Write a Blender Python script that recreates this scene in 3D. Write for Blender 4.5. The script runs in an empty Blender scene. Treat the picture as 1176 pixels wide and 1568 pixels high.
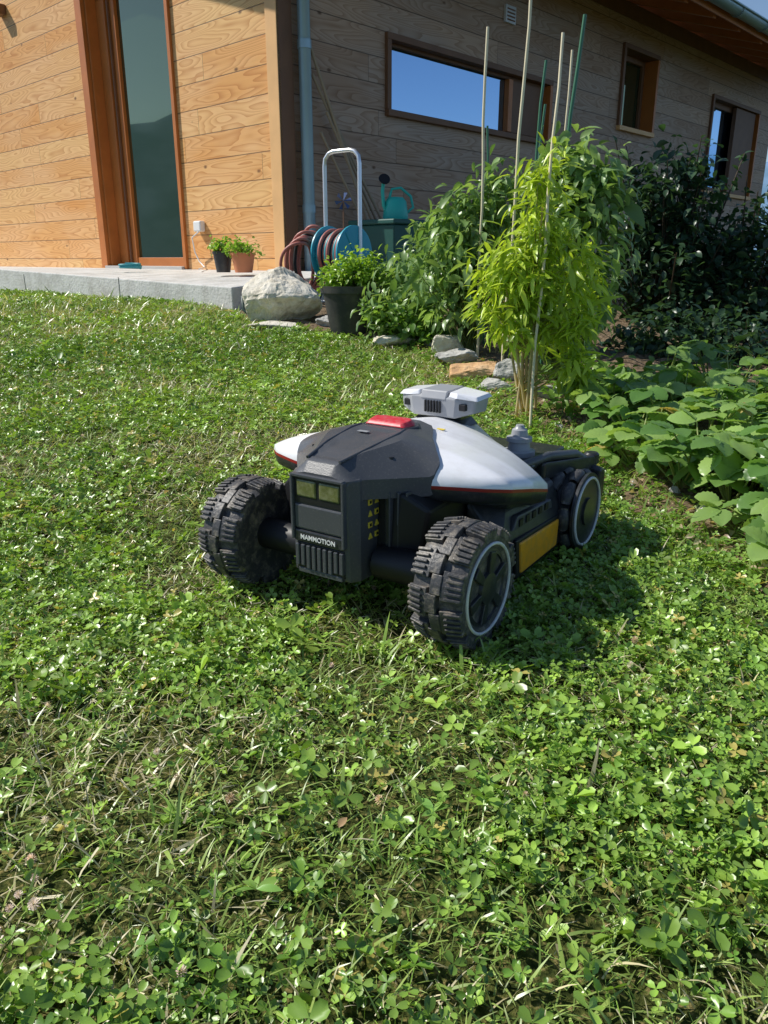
import bpy, bmesh, math, random
import numpy as np
from mathutils import Vector, Matrix, noise as mnoise
random.seed(7); rng=np.random.default_rng(7)
scene=bpy.context.scene
rad=math.radians

# ---------------------------------------------------------------- node helpers
class NT:
    def __init__(s,mat):
        mat.use_nodes=True; s.t=mat.node_tree; s.t.nodes.clear()
    def n(s,typ,ins=None,**kw):
        nd=s.t.nodes.new(typ)
        for k,v in kw.items(): setattr(nd,k,v)
        if ins:
            for k,v in ins.items():
                if isinstance(v,bpy.types.NodeSocket): s.t.links.new(v,nd.inputs[k])
                else: nd.inputs[k].default_value=v
        return nd
    def m(s,op,a,b=0.0,c=0.0):
        nd=s.n('ShaderNodeMath',operation=op)
        for i,v in enumerate((a,b,c)):
            if isinstance(v,bpy.types.NodeSocket): s.t.links.new(v,nd.inputs[i])
            else: nd.inputs[i].default_value=v
        return nd.outputs[0]
    def mix(s,f,a,b,mode='MIX'):
        nd=s.n('ShaderNodeMix',data_type='RGBA',blend_type=mode)
        for i,v in ((0,f),(6,a),(7,b)):
            if isinstance(v,bpy.types.NodeSocket): s.t.links.new(v,nd.inputs[i])
            else: nd.inputs[i].default_value=(v if i==0 else tuple(v)+(1,) if len(v)==3 else v)
        return nd.outputs[2]
    def ramp(s,f,stops):
        nd=s.n('ShaderNodeValToRGB',{0:f}); cr=nd.color_ramp
        while len(cr.elements)<len(stops): cr.elements.new(.5)
        for e,(p,c) in zip(cr.elements,stops):
            e.position=p; e.color=tuple(c)+(1,) if len(c)==3 else c
        return nd.outputs[0]
    def out(s,sh): s.n('ShaderNodeOutputMaterial',{0:sh})

def mat_basic(name,col,rough=.5,metal=0,var=.0,vscale=20,dirt=None,dirtamt=0,dscale=8,spec=.5,bump=0,bscale=60,lo=.45,hi=.7):
    m=bpy.data.materials.new(name); t=NT(m)
    tc=t.n('ShaderNodeTexCoord').outputs['Object']
    c=tuple(col)+(1,)
    csock=None
    if var>0:
        nz=t.n('ShaderNodeTexNoise',{'Vector':tc,'Scale':vscale,'Detail':6.0}).outputs[0]
        csock=t.mix(nz,tuple(x*(1-var) for x in col),tuple(min(1,x*(1+var)) for x in col))
    if dirt is not None:
        nz=t.n('ShaderNodeTexNoise',{'Vector':tc,'Scale':dscale,'Detail':8.0,'Roughness':.7}).outputs[0]
        f=t.m('MULTIPLY',t.n('ShaderNodeMapRange',{0:nz,1:lo,2:hi}).outputs[0],dirtamt)
        csock=t.mix(f,csock if csock else col,dirt)
    p=t.n('ShaderNodeBsdfPrincipled',{'Roughness':rough,'Metallic':metal,'Specular IOR Level':spec})
    if csock: t.t.links.new(csock,p.inputs[0])
    else: p.inputs[0].default_value=c
    if bump>0:
        nz=t.n('ShaderNodeTexNoise',{'Vector':tc,'Scale':bscale,'Detail':5.0}).outputs[0]
        b=t.n('ShaderNodeBump',{'Strength':bump,'Distance':.01,'Height':nz}); t.t.links.new(b.outputs[0],p.inputs['Normal'])
    t.out(p.outputs[0]); return m

def mat_leaf(name,trans=.3,rough=.5,spec=.35):
    m=bpy.data.materials.new(name); t=NT(m)
    a=t.n('ShaderNodeAttribute',attribute_name='col').outputs[0]
    p=t.n('ShaderNodeBsdfPrincipled',{0:a,'Roughness':rough,'Specular IOR Level':spec})
    tr=t.n('ShaderNodeBsdfTranslucent',{0:t.mix(1.0,a,(1.5,1.5,.7),'MULTIPLY')})
    mx=t.n('ShaderNodeMixShader',{0:trans,1:p.outputs[0],2:tr.outputs[0]})
    t.out(mx.outputs[0]); return m

def mat_wood(name,axis,cdark,clight,ccol,plank=.19,joint=3.1,ring=.42,dm=(.50,.36,.24)):
    m=bpy.data.materials.new(name); t=NT(m)
    tc=t.n('ShaderNodeTexCoord').outputs['Object']
    sp=t.n('ShaderNodeSeparateXYZ',{0:tc})
    L=sp.outputs[axis]; Z=sp.outputs[2]
    zz=t.m('DIVIDE',Z,plank); idn=t.m('FLOOR',zz); fr=t.m('FRACT',zz)
    rnd=t.n('ShaderNodeTexWhiteNoise',{'W':idn},noise_dimensions='1D').outputs[0]
    L2=t.m('ADD',L,t.m('MULTIPLY',rnd,joint)); lj=t.m('DIVIDE',L2,joint)
    idl=t.m('FLOOR',lj); fl=t.m('FRACT',lj)
    idb=t.m('ADD',t.m('MULTIPLY',idn,7.31),t.m('MULTIPLY',idl,3.77))
    rb=t.n('ShaderNodeTexWhiteNoise',{'W':idb},noise_dimensions='1D').outputs[0]
    v1=t.n('ShaderNodeCombineXYZ',{0:t.m('MULTIPLY',L,1.0),1:t.m('MULTIPLY',Z,6.5),2:t.m('MULTIPLY',idb,5.3)}).outputs[0]
    n1=t.n('ShaderNodeTexNoise',{'Vector':v1,'Scale':1.0,'Detail':1.5,'Roughness':.4}).outputs[0]
    rings=t.m('FRACT',t.m('MULTIPLY',n1,18.0)); rings=t.m('POWER',rings,2.2)
    v2=t.n('ShaderNodeCombineXYZ',{0:t.m('MULTIPLY',L,3.0),1:t.m('MULTIPLY',Z,120.0),2:idb}).outputs[0]
    n2=t.n('ShaderNodeTexNoise',{'Vector':v2,'Scale':1.0,'Detail':5.0,'Roughness':.6}).outputs[0]
    v3=t.n('ShaderNodeCombineXYZ',{0:t.m('MULTIPLY',L,.9),1:t.m('MULTIPLY',Z,3.0),2:t.m('MULTIPLY',idb,1.7)}).outputs[0]
    n3=t.n('ShaderNodeTexNoise',{'Vector':v3,'Scale':1.0,'Detail':4.0}).outputs[0]
    base=t.mix(rb,cdark,clight)
    base=t.mix(t.n('ShaderNodeMapRange',{0:n3,1:.4,2:.65}).outputs[0],base,ccol)
    dk=t.mix(1.0,base,dm,'MULTIPLY')
    base=t.mix(t.m('MULTIPLY',rings,ring*1.3),base,dk)
    base=t.mix(t.m('MULTIPLY',n2,.35),base,dk)
    v4=t.n('ShaderNodeCombineXYZ',{0:t.m('MULTIPLY',L,2.6),1:t.m('MULTIPLY',Z,4.6),2:0.0}).outputs[0]
    vo=t.n('ShaderNodeTexVoronoi',{'Vector':v4,'Scale':1.0}).outputs['Distance']
    k=t.n('ShaderNodeMapRange',{0:vo,1:.03,2:.085,3:.85,4:0.0}).outputs[0]
    base=t.mix(k,base,(.12,.05,.02))
    s1=t.m('LESS_THAN',fr,.04); s2=t.m('LESS_THAN',fl,.0015); sm=t.m('MAXIMUM',s1,s2)
    base=t.mix(t.m('MULTIPLY',sm,.7),base,(.05,.03,.015))
    p=t.n('ShaderNodeBsdfPrincipled',{0:base,'Roughness':.6,'Specular IOR Level':.3})
    h=t.m('SUBTRACT',t.m('MULTIPLY',n2,.15),sm)
    b=t.n('ShaderNodeBump',{'Strength':.5,'Distance':.008,'Height':h}); t.t.links.new(b.outputs[0],p.inputs['Normal'])
    t.out(p.outputs[0]); return m

# ---------------------------------------------------------------- mesh helpers
def empty(name,loc=(0,0,0),rz=0,parent=None):
    o=bpy.data.objects.new(name,None); o.location=loc; o.rotation_euler=(0,0,rz)
    scene.collection.objects.link(o); o.parent=parent; o.empty_display_size=.1; return o
def mesh_obj(name,verts,faces,mat,parent=None,smooth=False,loc=(0,0,0),rot=(0,0,0)):
    me=bpy.data.meshes.new(name); me.from_pydata([tuple(v) for v in verts],[],faces); me.update()
    o=bpy.data.objects.new(name,me); scene.collection.objects.link(o)
    if mat: me.materials.append(mat)
    o.parent=parent; o.location=loc; o.rotation_euler=rot
    if smooth:
        for p in me.polygons: p.use_smooth=True
    return o
def bm_obj(name,bm,mat,parent=None,smooth=False,loc=(0,0,0),rot=(0,0,0),mats=None):
    me=bpy.data.meshes.new(name); bm.normal_update(); bm.to_mesh(me); bm.free()
    o=bpy.data.objects.new(name,me); scene.collection.objects.link(o)
    for mm in (mats or [mat]): me.materials.append(mm)
    o.parent=parent; o.location=loc; o.rotation_euler=rot
    if smooth:
        for p in me.polygons: p.use_smooth=True
    return o
def bevel(o,w,seg=2):
    m=o.modifiers.new('b','BEVEL'); m.width=w; m.segments=seg; m.limit_method='ANGLE'; m.angle_limit=rad(30); return o
def hull(name,pts,mat,parent=None,bev=.003,seg=2,loc=(0,0,0),rot=(0,0,0)):
    bm=bmesh.new(); vs=[bm.verts.new(p) for p in pts]
    r=bmesh.ops.convex_hull(bm,input=vs)
    dead=[v for v in bm.verts if not v.link_faces]
    for v in dead: bm.verts.remove(v)
    bmesh.ops.dissolve_limit(bm,angle_limit=.02,verts=bm.verts[:],edges=bm.edges[:])
    bmesh.ops.recalc_face_normals(bm,faces=bm.faces[:])
    o=bm_obj(name,bm,mat,parent,loc=loc,rot=rot)
    if bev: bevel(o,bev,seg)
    return o
def box(name,x0,x1,y0,y1,z0,z1,mat,parent=None,bev=.003,loc=(0,0,0),rot=(0,0,0),seg=2):
    v=[(x,y,z) for z in (z0,z1) for y in (y0,y1) for x in (x0,x1)]
    f=[(0,2,3,1),(4,5,7,6),(0,1,5,4),(2,6,7,3),(0,4,6,2),(1,3,7,5)]
    o=mesh_obj(name,v,f,mat,parent,loc=loc,rot=rot)
    if bev: bevel(o,bev,seg)
    return o
def lathe(name,prof,mat,parent=None,segs=32,axis='Z',smooth=True,loc=(0,0,0),rot=(0,0,0),cap=True):
    V=[];F=[]
    for h,r in prof:
        for i in range(segs):
            a=2*math.pi*i/segs; c,s=r*math.cos(a),r*math.sin(a)
            V.append((c,s,h) if axis=='Z' else (h,c,s))
    n=len(prof)
    for j in range(n-1):
        for i in range(segs):
            i2=(i+1)%segs; F.append((j*segs+i,j*segs+i2,(j+1)*segs+i2,(j+1)*segs+i))
    if cap: F.append(tuple(range(segs-1,-1,-1))); F.append(tuple((n-1)*segs+i for i in range(segs)))
    o=mesh_obj(name,V,F,mat,parent,smooth,loc,rot)
    if smooth:
        e=o.modifiers.new('e','EDGE_SPLIT'); e.split_angle=rad(38)
    return o
def tube_curve(name,pts,r,mat,parent=None,cyclic=False,res=3):
    cu=bpy.data.curves.new(name,'CURVE'); cu.dimensions='3D'; cu.bevel_depth=r; cu.bevel_resolution=res
    s=cu.splines.new('POLY'); s.points.add(len(pts)-1)
    for p,q in zip(s.points,pts): p.co=(q[0],q[1],q[2],1)
    s.use_cyclic_u=cyclic; cu.use_fill_caps=True
    o=bpy.data.objects.new(name,cu); scene.collection.objects.link(o); cu.materials.append(mat); o.parent=parent; return o
def torus_pts(c,r,axis,n=40,r2=None,ph=0):
    r2=r2 or r; out=[]
    for i in range(n):
        a=2*math.pi*i/n+ph
        if axis=='X': out.append((c[0],c[1]+r*math.cos(a),c[2]+r2*math.sin(a)))
        elif axis=='Z': out.append((c[0]+r*math.cos(a),c[1]+r2*math.sin(a),c[2]))
        else: out.append((c[0]+r*math.cos(a),c[1],c[2]+r2*math.sin(a)))
    return out

class Acc:
    def __init__(s): s.V=[];s.F=[];s.C=[];s.n=0
    def add(s,V,F,C):
        s.V.append(np.asarray(V,float)); s.F.append(np.asarray(F,int)+s.n); s.C.append(np.asarray(C,float)); s.n+=len(V)
    def scatter(s,T,F,pos,yaw,pitch,roll,sc,col):
        n=len(pos)
        if n==0: return
        cy,sy=np.cos(yaw),np.sin(yaw); cp,sp=np.cos(pitch),np.sin(pitch); cr,sr=np.cos(roll),np.sin(roll)
        z=np.zeros(n); o=np.ones(n)
        Rz=np.array([[cy,-sy,z],[sy,cy,z],[z,z,o]]).transpose(2,0,1)
        Rx=np.array([[o,z,z],[z,cp,-sp],[z,sp,cp]]).transpose(2,0,1)
        Ry=np.array([[cr,z,sr],[z,o,z],[-sr,z,cr]]).transpose(2,0,1)
        R=Rz@Rx@Ry
        sc=np.asarray(sc)
        if sc.ndim==1: P=T[None]*sc[:,None,None]
        else: P=T[None]*sc[:,None,:]
        W=np.einsum('nij,nkj->nki',R,P)+pos[:,None,:]
        nv=len(T); FF=(F[None]+(np.arange(n)*nv)[:,None,None]).reshape(-1,4)
        s.add(W.reshape(-1,3),FF,np.repeat(col,nv,axis=0))
    def tube(s,p0,p1,r0,r1,col):
        p0=np.array(p0,float);p1=np.array(p1,float); d=p1-p0; L=np.linalg.norm(d)
        if L<1e-6: return
        d/=L; a=np.cross(d,[.3,.9,.1]); a/=np.linalg.norm(a); b=np.cross(d,a)
        V=[];
        for p,r in ((p0,r0),(p1,r1)):
            for k in range(4):
                t=k*math.pi/2; V.append(p+r*(a*math.cos(t)+b*math.sin(t)))
        F=[(k,(k+1)%4,4+(k+1)%4,4+k) for k in range(4)]
        s.add(V,F,np.tile(np.array(col),(8,1)))
    def finish(s,name,mat,parent=None):
        V=np.concatenate(s.V);F=np.concatenate(s.F);C=np.concatenate(s.C)
        me=bpy.data.meshes.new(name)
        me.vertices.add(len(V)); me.vertices.foreach_set('co',V.astype(np.float32).ravel())
        me.loops.add(F.size); me.loops.foreach_set('vertex_index',F.astype(np.int32).ravel())
        me.polygons.add(len(F)); me.polygons.foreach_set('loop_start',np.arange(0,F.size,4,dtype=np.int32))
        me.update(calc_edges=True)
        at=me.attributes.new('col','FLOAT_COLOR','POINT')
        at.data.foreach_set('color',np.concatenate([C,np.ones((len(C),1))],1).astype(np.float32).ravel())
        me.materials.append(mat)
        o=bpy.data.objects.new(name,me); scene.collection.objects.link(o); o.parent=parent; return o

def leaf_tmpl(W=.5,fold=.25,droop=.25,n=4,peak=.45,tipw=.03):
    V=[];F=[]
    for i in range(n+1):
        t=i/n
        w=W/2*(math.sin(math.pi*min(1,(t/peak*.5 if t<peak else .5+(t-peak)/(1-peak)*.5))))**.8 + tipw*W*.3
        z=-droop*t*t
        V+= [(-w,t,z+fold*w),(0,t,z),(w,t,z+fold*w)]
    for i in range(n):
        a=i*3; F+=[(a,a+1,a+4,a+3),(a+1,a+2,a+5,a+4)]
    return np.array(V),np.array(F)
def serr_tmpl(W=.84,n=12):
    """leaf with toothed margin and puckered veins"""
    V=[];F=[]
    for i in range(n+1):
        t=i/n
        w=W/2*max(0,math.sin(math.pi*min(1,t*.97+.015)))**.6
        w*=(1.0 if i%2 else .90); z=-.30*t*t+(.012 if i%2 else -.012)
        V+=[(-w,t-(.0 if i%2 else .02),z+.28*w-.5*w*w),(-w*.5,t-.01,z+.12*w+(.01 if i%2 else -.01)),(0,t,z-.01),(w*.5,t-.01,z+.12*w+(.01 if i%2 else -.01)),(w,t-(.0 if i%2 else .02),z+.28*w-.5*w*w)]
    for i in range(n):
        for q in range(4):
            a=i*5+q; F.append((a,a+1,a+6,a+5))
    return np.array(V),np.array(F)
def clover_tmpl(seed=0,fold=.14):
    V=[];F=[]
    for k in range(3):
        a=k*2*math.pi/3+.1*seed
        base=[(0,0,0),(0,.45,-.02),(0,.88,.03),(-.34,.42,fold*.7),(-.36,.80,fold),(-.18,1.0,fold*.7),(.34,.42,fold*.7),(.36,.80,fold),(.18,1.0,fold*.7)]
        fa=[(0,1,4,3),(1,2,5,4),(0,6,7,1),(1,7,8,2)]
        n0=len(V); ca,sa=math.cos(a),math.sin(a)
        for x,y,z in base: V.append((ca*x-sa*y,sa*x+ca*y,z-.05*y))
        F+=[tuple(i+n0 for i in f) for f in fa]
    n0=len(V); V+=[(-.04,0,0),(.04,0,0),(.06,.2,-2.0),(-.02,.2,-2.0)]; F.append((n0,n0+1,n0+2,n0+3))
    return np.array(V),np.array(F)
def blade_tmpl(w=.07,bend=.45,n=3):
    V=[];F=[]
    for i in range(n+1):
        t=i/n; ww=w/2*(1-t**1.8)+.004
        V+=[(-ww,t*(1-.25*bend*t),-bend*t*t*.6),(ww,t*(1-.25*bend*t),-bend*t*t*.6)]
    for i in range(n): a=i*2; F.append((a,a+1,a+3,a+2))
    return np.array(V),np.array(F)

def vnoise(x,y,seed=0):
    x=np.asarray(x,float);y=np.asarray(y,float)
    xi=np.floor(x);yi=np.floor(y);fx=x-xi;fy=y-yi; fx=fx*fx*(3-2*fx);fy=fy*fy*(3-2*fy)
    def h(a,b):
        v=np.sin(a*127.1+b*311.7+seed*74.7)*43758.5453; return v-np.floor(v)
    return (h(xi,yi)*(1-fx)+h(xi+1,yi)*fx)*(1-fy)+(h(xi,yi+1)*(1-fx)+h(xi+1,yi+1)*fx)*fy
def fbm(x,y,seed=0): return .55*vnoise(x,y,seed)+.3*vnoise(x*2.1,y*2.1,seed+1)+.15*vnoise(x*4.3,y*4.3,seed+2)

# ---------------------------------------------------------------- terrain
def H(x,y):
    x=np.asarray(x,float);y=np.asarray(y,float)
    h=.0824*np.clip(y-1.6,0,3.7)
    h=h-.10*np.clip(x-1.1,0,14)*np.clip((y-.5)/1.5,0,1)
    h=h-.22*np.clip(x-9,0,140)-.2*np.clip(y-22,0,150)
    h=h+.006*np.sin(x*2.3+y*1.1)+.005*np.sin(y*3.1-x*1.7)
    return h
EY=[-3,.0,.5,1.0,1.34,1.65,2,2.35,2.8,3.33,3.96,4.2,4.5,5.0,5.2,7]
EX=[1.3,1.05,.93,.82,.74,.67,.6,.535,.41,.31,.105,-.2,-.55,-.95,-1.1,-1.15]
def edge(y): return np.interp(y,EY,EX)
def in_lawn(x,y):
    a=x<edge(y)+.03*np.sin(y*9)+.02*np.sin(y*23)
    d=(x+.97)*(-.687)+(y-5.10)*(-.727)
    return a&(d>.0)

xs=np.concatenate([-np.geomspace(4000,6,22),np.linspace(-5.5,5.5,90),np.geomspace(6,4000,22)])
ys=np.concatenate([-np.geomspace(3000,1.5,16),np.linspace(-1.2,9,84),np.geomspace(9.6,5000,24)])
X,Y=np.meshgrid(xs,ys); Z=H(X,Y)-.015
V=np.stack([X,Y,Z],-1).reshape(-1,3); nx=len(xs)
Fg=[(j*nx+i,j*nx+i+1,(j+1)*nx+i+1,(j+1)*nx+i) for j in range(len(ys)-1) for i in range(nx-1)]
gm=bpy.data.materials.new('ground_thatch'); t=NT(gm)
tc=t.n('ShaderNodeTexCoord').outputs['Object']
na=t.n('ShaderNodeTexNoise',{'Vector':tc,'Scale':140.0,'Detail':6.0}).outputs[0]
nb=t.n('ShaderNodeTexNoise',{'Vector':tc,'Scale':3.0,'Detail':4.0}).outputs[0]
c=t.ramp(na,[(.35,(.018,.028,.008)),(.55,(.06,.075,.022)),(.72,(.24,.20,.10))])
c=t.mix(nb,c,t.mix(1.0,c,(1.5,1.3,.9),'MULTIPLY'))
p=t.n('ShaderNodeBsdfPrincipled',{0:c,'Roughness':.9,'Specular IOR Level':.1})
b=t.n('ShaderNodeBump',{'Strength':.8,'Distance':.01,'Height':na}); t.t.links.new(b.outputs[0],p.inputs['Normal']); t.out(p.outputs[0])
mesh_obj('ground',V,Fg,gm,smooth=True)

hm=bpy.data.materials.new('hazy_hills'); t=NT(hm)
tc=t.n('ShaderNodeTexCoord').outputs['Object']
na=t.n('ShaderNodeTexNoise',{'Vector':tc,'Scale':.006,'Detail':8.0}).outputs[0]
c=t.ramp(na,[(.35,(.13,.24,.34)),(.65,(.24,.36,.52))])  # distance haze is put into the bluish hill colours
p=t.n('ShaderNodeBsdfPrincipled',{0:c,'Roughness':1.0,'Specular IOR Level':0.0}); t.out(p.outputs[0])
V=[];F=[];n=240;rows=8
for j in range(rows):
    for i in range(n):
        a=2*math.pi*i/n; u=j/(rows-1)
        hh=(430+170*mnoise.noise((math.cos(a)*3,math.sin(a)*3,1))+90*mnoise.noise((math.cos(a)*11,math.sin(a)*11,4)))
        r=2300+1100*u; V.append((r*math.cos(a),r*math.sin(a),-260+(hh+260)*u**.8+25*mnoise.noise((math.cos(a)*25,math.sin(a)*25,u*6))))
for j in range(rows-1):
    for i in range(n): F.append((j*n+i,j*n+(i+1)%n,(j+1)*n+(i+1)%n,(j+1)*n+i))
mesh_obj('distant_hills',V,F,hm,smooth=True)

# ---------------------------------------------------------------- lawn
leafm=mat_leaf('lawn_leaf',.22,.34,.6)
acc=Acc()
def sample(n,y0,y1,p=1.0):
    y=y0+(y1-y0)*rng.random(n)**p
    xl=-(.56*y+.42); xr=np.minimum(.56*y+.42,edge(y)+.05)
    wmax=(.56*y1+.42)*2
    x=-(.56*y1+.42)+wmax*rng.random(n)
    k=(x>xl)&(x<xr)&in_lawn(x,y)
    return x[k],y[k]
def colmix(n,A,B,x,y,f=None,jit=.18):
    f=rng.random(n) if f is None else np.clip(f,0,1)
    c=np.array(A)[None]*(1-f[:,None])+np.array(B)[None]*f[:,None]
    c=c*(1+jit*rng.standard_normal(n))[:,None]
    return np.clip(c,.005,1)
clT,clF=clover_tmpl(); clT2,clF2=clover_tmpl(3,.3); blT,blF=blade_tmpl(); bl2T,bl2F=blade_tmpl(.09,.45,2); bwT,bwF=blade_tmpl(.12,.7)
zones=[(.15,1.5,12000,14000,1.0),(1.5,2.6,8000,14000,1.08),(2.6,4.2,4400,13000,1.25),(4.2,8.6,1800,7500,1.7)]
for zi,(y0,y1,dc,db,s) in enumerate(zones):
    area=(y1-y0)*2*(.56*y1+.42)
    x,y=sample(int(area*dc),y0,y1)
    pt=fbm(x*2.6,y*2.6,3); k=rng.random(len(x))<np.clip((pt-.30)*4.2,.15,1); x,y,pt=x[k],y[k],pt[k]; n=len(x)
    lush=fbm(x*1.3+9,y*1.3,8)
    z=H(x,y)+rng.uniform(-.010,.020,n)+.018*(pt-.5)
    col=colmix(n,(.13,.265,.035),(.36,.53,.09),x,y,rng.random(n)*.8+(lush-.35)*.9,jit=.22)
    yl=rng.random(n)<.04; col[yl]=np.array([.55,.47,.13])
    T=rng.random(n)<.5
    P=np.stack([x,y,z],1); yw=rng.random(n)*6.28; pi_=rng.normal(0,.42,n); ro=rng.normal(0,.42,n); sc=rng.lognormal(math.log(.0086),.36,n)*s
    acc.scatter(clT,clF,P[T],yw[T],pi_[T],ro[T],sc[T],col[T]); T=~T
    acc.scatter(clT2,clF2,P[T],yw[T],pi_[T],ro[T],sc[T],col[T])
    x,y=sample(int(area*db),y0,y1); n=len(x)
    dry=fbm(x*3.1,y*3.1,21)
    z=H(x,y)-.012+rng.random(n)*.008
    col=colmix(n,(.19,.30,.05),(.46,.57,.16),x,y,rng.random(n)*.6+(dry-.35)*1.0)
    isd=rng.random(n)<np.clip((dry-.38)*1.5,.07,.65); col[isd]=colmix(isd.sum(),(.46,.40,.2),(.76,.68,.45),0,0)
    L=rng.lognormal(math.log(.024),.35,n)*s
    bt=(blT,blF) if zi<2 else (bl2T,bl2F)
    acc.scatter(bt[0],bt[1],np.stack([x,y,z],1),rng.random(n)*6.28,rng.uniform(.15,1.15,n),rng.normal(0,.4,n),np.stack([L*.9*rng.uniform(.6,1.3,n),L,L],1),col)
    m=int(area*4200/s); x,y=sample(m,y0,y1); n=len(x)
    dry=fbm(x*3.1,y*3.1,21); k=rng.random(n)<np.clip((dry-.38)*3.4,.08,1); x,y=x[k],y[k]; n=len(x)
    z=H(x,y)+rng.uniform(-.004,.014,n); L=rng.lognormal(math.log(.014),.4,n)*s
    acc.scatter(bl2T,bl2F,np.stack([x,y,z],1),rng.random(n)*6.28,rng.normal(0,.3,n),rng.normal(0,.8,n),np.stack([L*.7,L,L],1),colmix(n,(.50,.43,.24),(.82,.74,.52),0,0))
x,y=sample(1500,.3,2.4); tx,ty=x[:130],y[:130]
for a,b_ in zip(tx,ty):
    m=rng.integers(6,14); n=m; px=a+rng.normal(0,.012,n); py=b_+rng.normal(0,.012,n)
    L=rng.uniform(.025,.055,n)
    acc.scatter(bwT,bwF,np.stack([px,py,H(px,py)-.01],1),rng.random(n)*6.28,rng.uniform(.4,1.3,n),rng.normal(0,.3,n),np.stack([L*.6,L,L],1),colmix(n,(.18,.34,.05),(.38,.56,.11),0,0))
for cx,cy in ((-.16,1.17),(-.13,1.16),(-.19,1.18),(-.05,1.13),(-.22,1.2),(.0,1.1),(.10,1.08),(.15,1.06),(-.3,1.36),(.33,1.42)):
    n=13; px=cx+rng.normal(0,.014,n); py=cy+rng.normal(0,.014,n); L=rng.uniform(.04,.08,n)
    acc.scatter(bwT,bwF,np.stack([px,py,H(px,py)-.01],1),rng.random(n)*6.28,rng.uniform(.5,1.4,n),rng.normal(0,.3,n),np.stack([L*.65,L,L],1),colmix(n,(.2,.36,.05),(.42,.6,.12),0,0))
pT,pF=leaf_tmpl(.36,.2,.35,4,.55)
x,y=sample(900,.5,4); x,y=x[:80],y[:80]
for a,b_ in zip(x,y):
    n=int(rng.integers(4,8)); L=rng.uniform(.014,.028,n)
    acc.scatter(pT,pF,np.stack([np.full(n,a),np.full(n,b_),np.full(n,float(H(a,b_))+.004)],1),rng.random(n)*6.28,rng.uniform(.1,.6,n),rng.normal(0,.2,n),L,colmix(n,(.16,.33,.06),(.3,.48,.1),0,0))
V=[];F=[]
for i in range(46):
    u=1-2*(i+.5)/46; a=i*2.4; r_=math.sqrt(1-u*u); d=np.array([r_*math.cos(a),r_*math.sin(a),u]); 
    s1=np.cross(d,[0,.1,1]); s1/=np.linalg.norm(s1)+1e-6
    n0=len(V); V+=[d*.25-s1*.05,d*.25+s1*.05,d*1.0+s1*.13+np.array([0,0,.12]),d*1.0-s1*.13+np.array([0,0,.12])]; F.append((n0,n0+1,n0+2,n0+3))
fT,fF=np.array(V),np.array(F)
x,y=sample(14000,.25,5.0); k=rng.random(len(x))<.06; x,y=x[k],y[k]
x=np.concatenate([x,rng.normal(-.38,.03,12)]); y=np.concatenate([y,rng.normal(.60,.05,12)]); n=len(x)
wh=rng.random(n)<.3; wh[-12:]=True
col=np.where(wh[:,None],colmix(n,(.8,.60,.56),(.86,.78,.68),0,0,jit=.05),colmix(n,(.45,.30,.18),(.68,.52,.36),0,0))
acc.scatter(fT,fF,np.stack([x,y,H(x,y)+rng.uniform(.004,.016,n)],1),rng.random(n)*6.28,rng.normal(0,.3,n),rng.normal(0,.3,n),rng.uniform(.0035,.0062,n),col)
x,y=sample(2500,.4,4.0); x,y=x[:45],y[:45]; n=len(x)
acc.scatter(fT,fF,np.stack([x,y,H(x,y)+.012],1),rng.random(n)*6.28,rng.normal(0,.3,n),rng.normal(0,.3,n),rng.uniform(.002,.004,n),np.tile([.8,.66,.08],(n,1)))
dT,dF=leaf_tmpl(.6,.5,.4,4)
x,y=sample(3000,.6,4.0); x,y=x[:90],y[:90]; n=len(x)
acc.scatter(dT,dF,np.stack([x,y,H(x,y)+.01],1),rng.random(n)*6.28,rng.normal(0,.4,n),rng.normal(0,.6,n),rng.uniform(.008,.018,n),colmix(n,(.4,.25,.12),(.66,.5,.32),0,0))
acc.finish('lawn_grass',leafm)

# ---------------------------------------------------------------- garden bed soil
soilm=bpy.data.materials.new('soil'); t=NT(soilm)
tc=t.n('ShaderNodeTexCoord').outputs['Object']
na=t.n('ShaderNodeTexNoise',{'Vector':tc,'Scale':45.0,'Detail':8.0,'Roughness':.7}).outputs[0]
c=t.ramp(na,[(.3,(.09,.06,.035)),(.55,(.26,.19,.12)),(.75,(.52,.42,.30))])
p=t.n('ShaderNodeBsdfPrincipled',{0:c,'Roughness':.95,'Specular IOR Level':.1})
b=t.n('ShaderNodeBump',{'Strength':1.0,'Distance':.02,'Height':na}); t.t.links.new(b.outputs[0],p.inputs['Normal']); t.out(p.outputs[0])
V=[];F=[];ny_=150;nx_=70
for j in range(ny_):
    y=-.5+8.2*j/(ny_-1)
    for i in range(nx_):
        u=i/(nx_-1); x=float(edge(y))-.02+u*3.6+.015*math.sin(y*17)
        z=float(H(x,y))+min(.012,-.02+u*1.2)+.03*mnoise.noise((x*7,y*7,0))*min(1,u*12)+.012*mnoise.noise((x*25,y*25,3))
        V.append((x,y,z))
for j in range(ny_-1):
    for i in range(nx_-1): F.append((j*nx_+i,j*nx_+i+1,(j+1)*nx_+i+1,(j+1)*nx_+i))
mesh_obj('garden_bed_soil',V,F,soilm,smooth=True)

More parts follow.
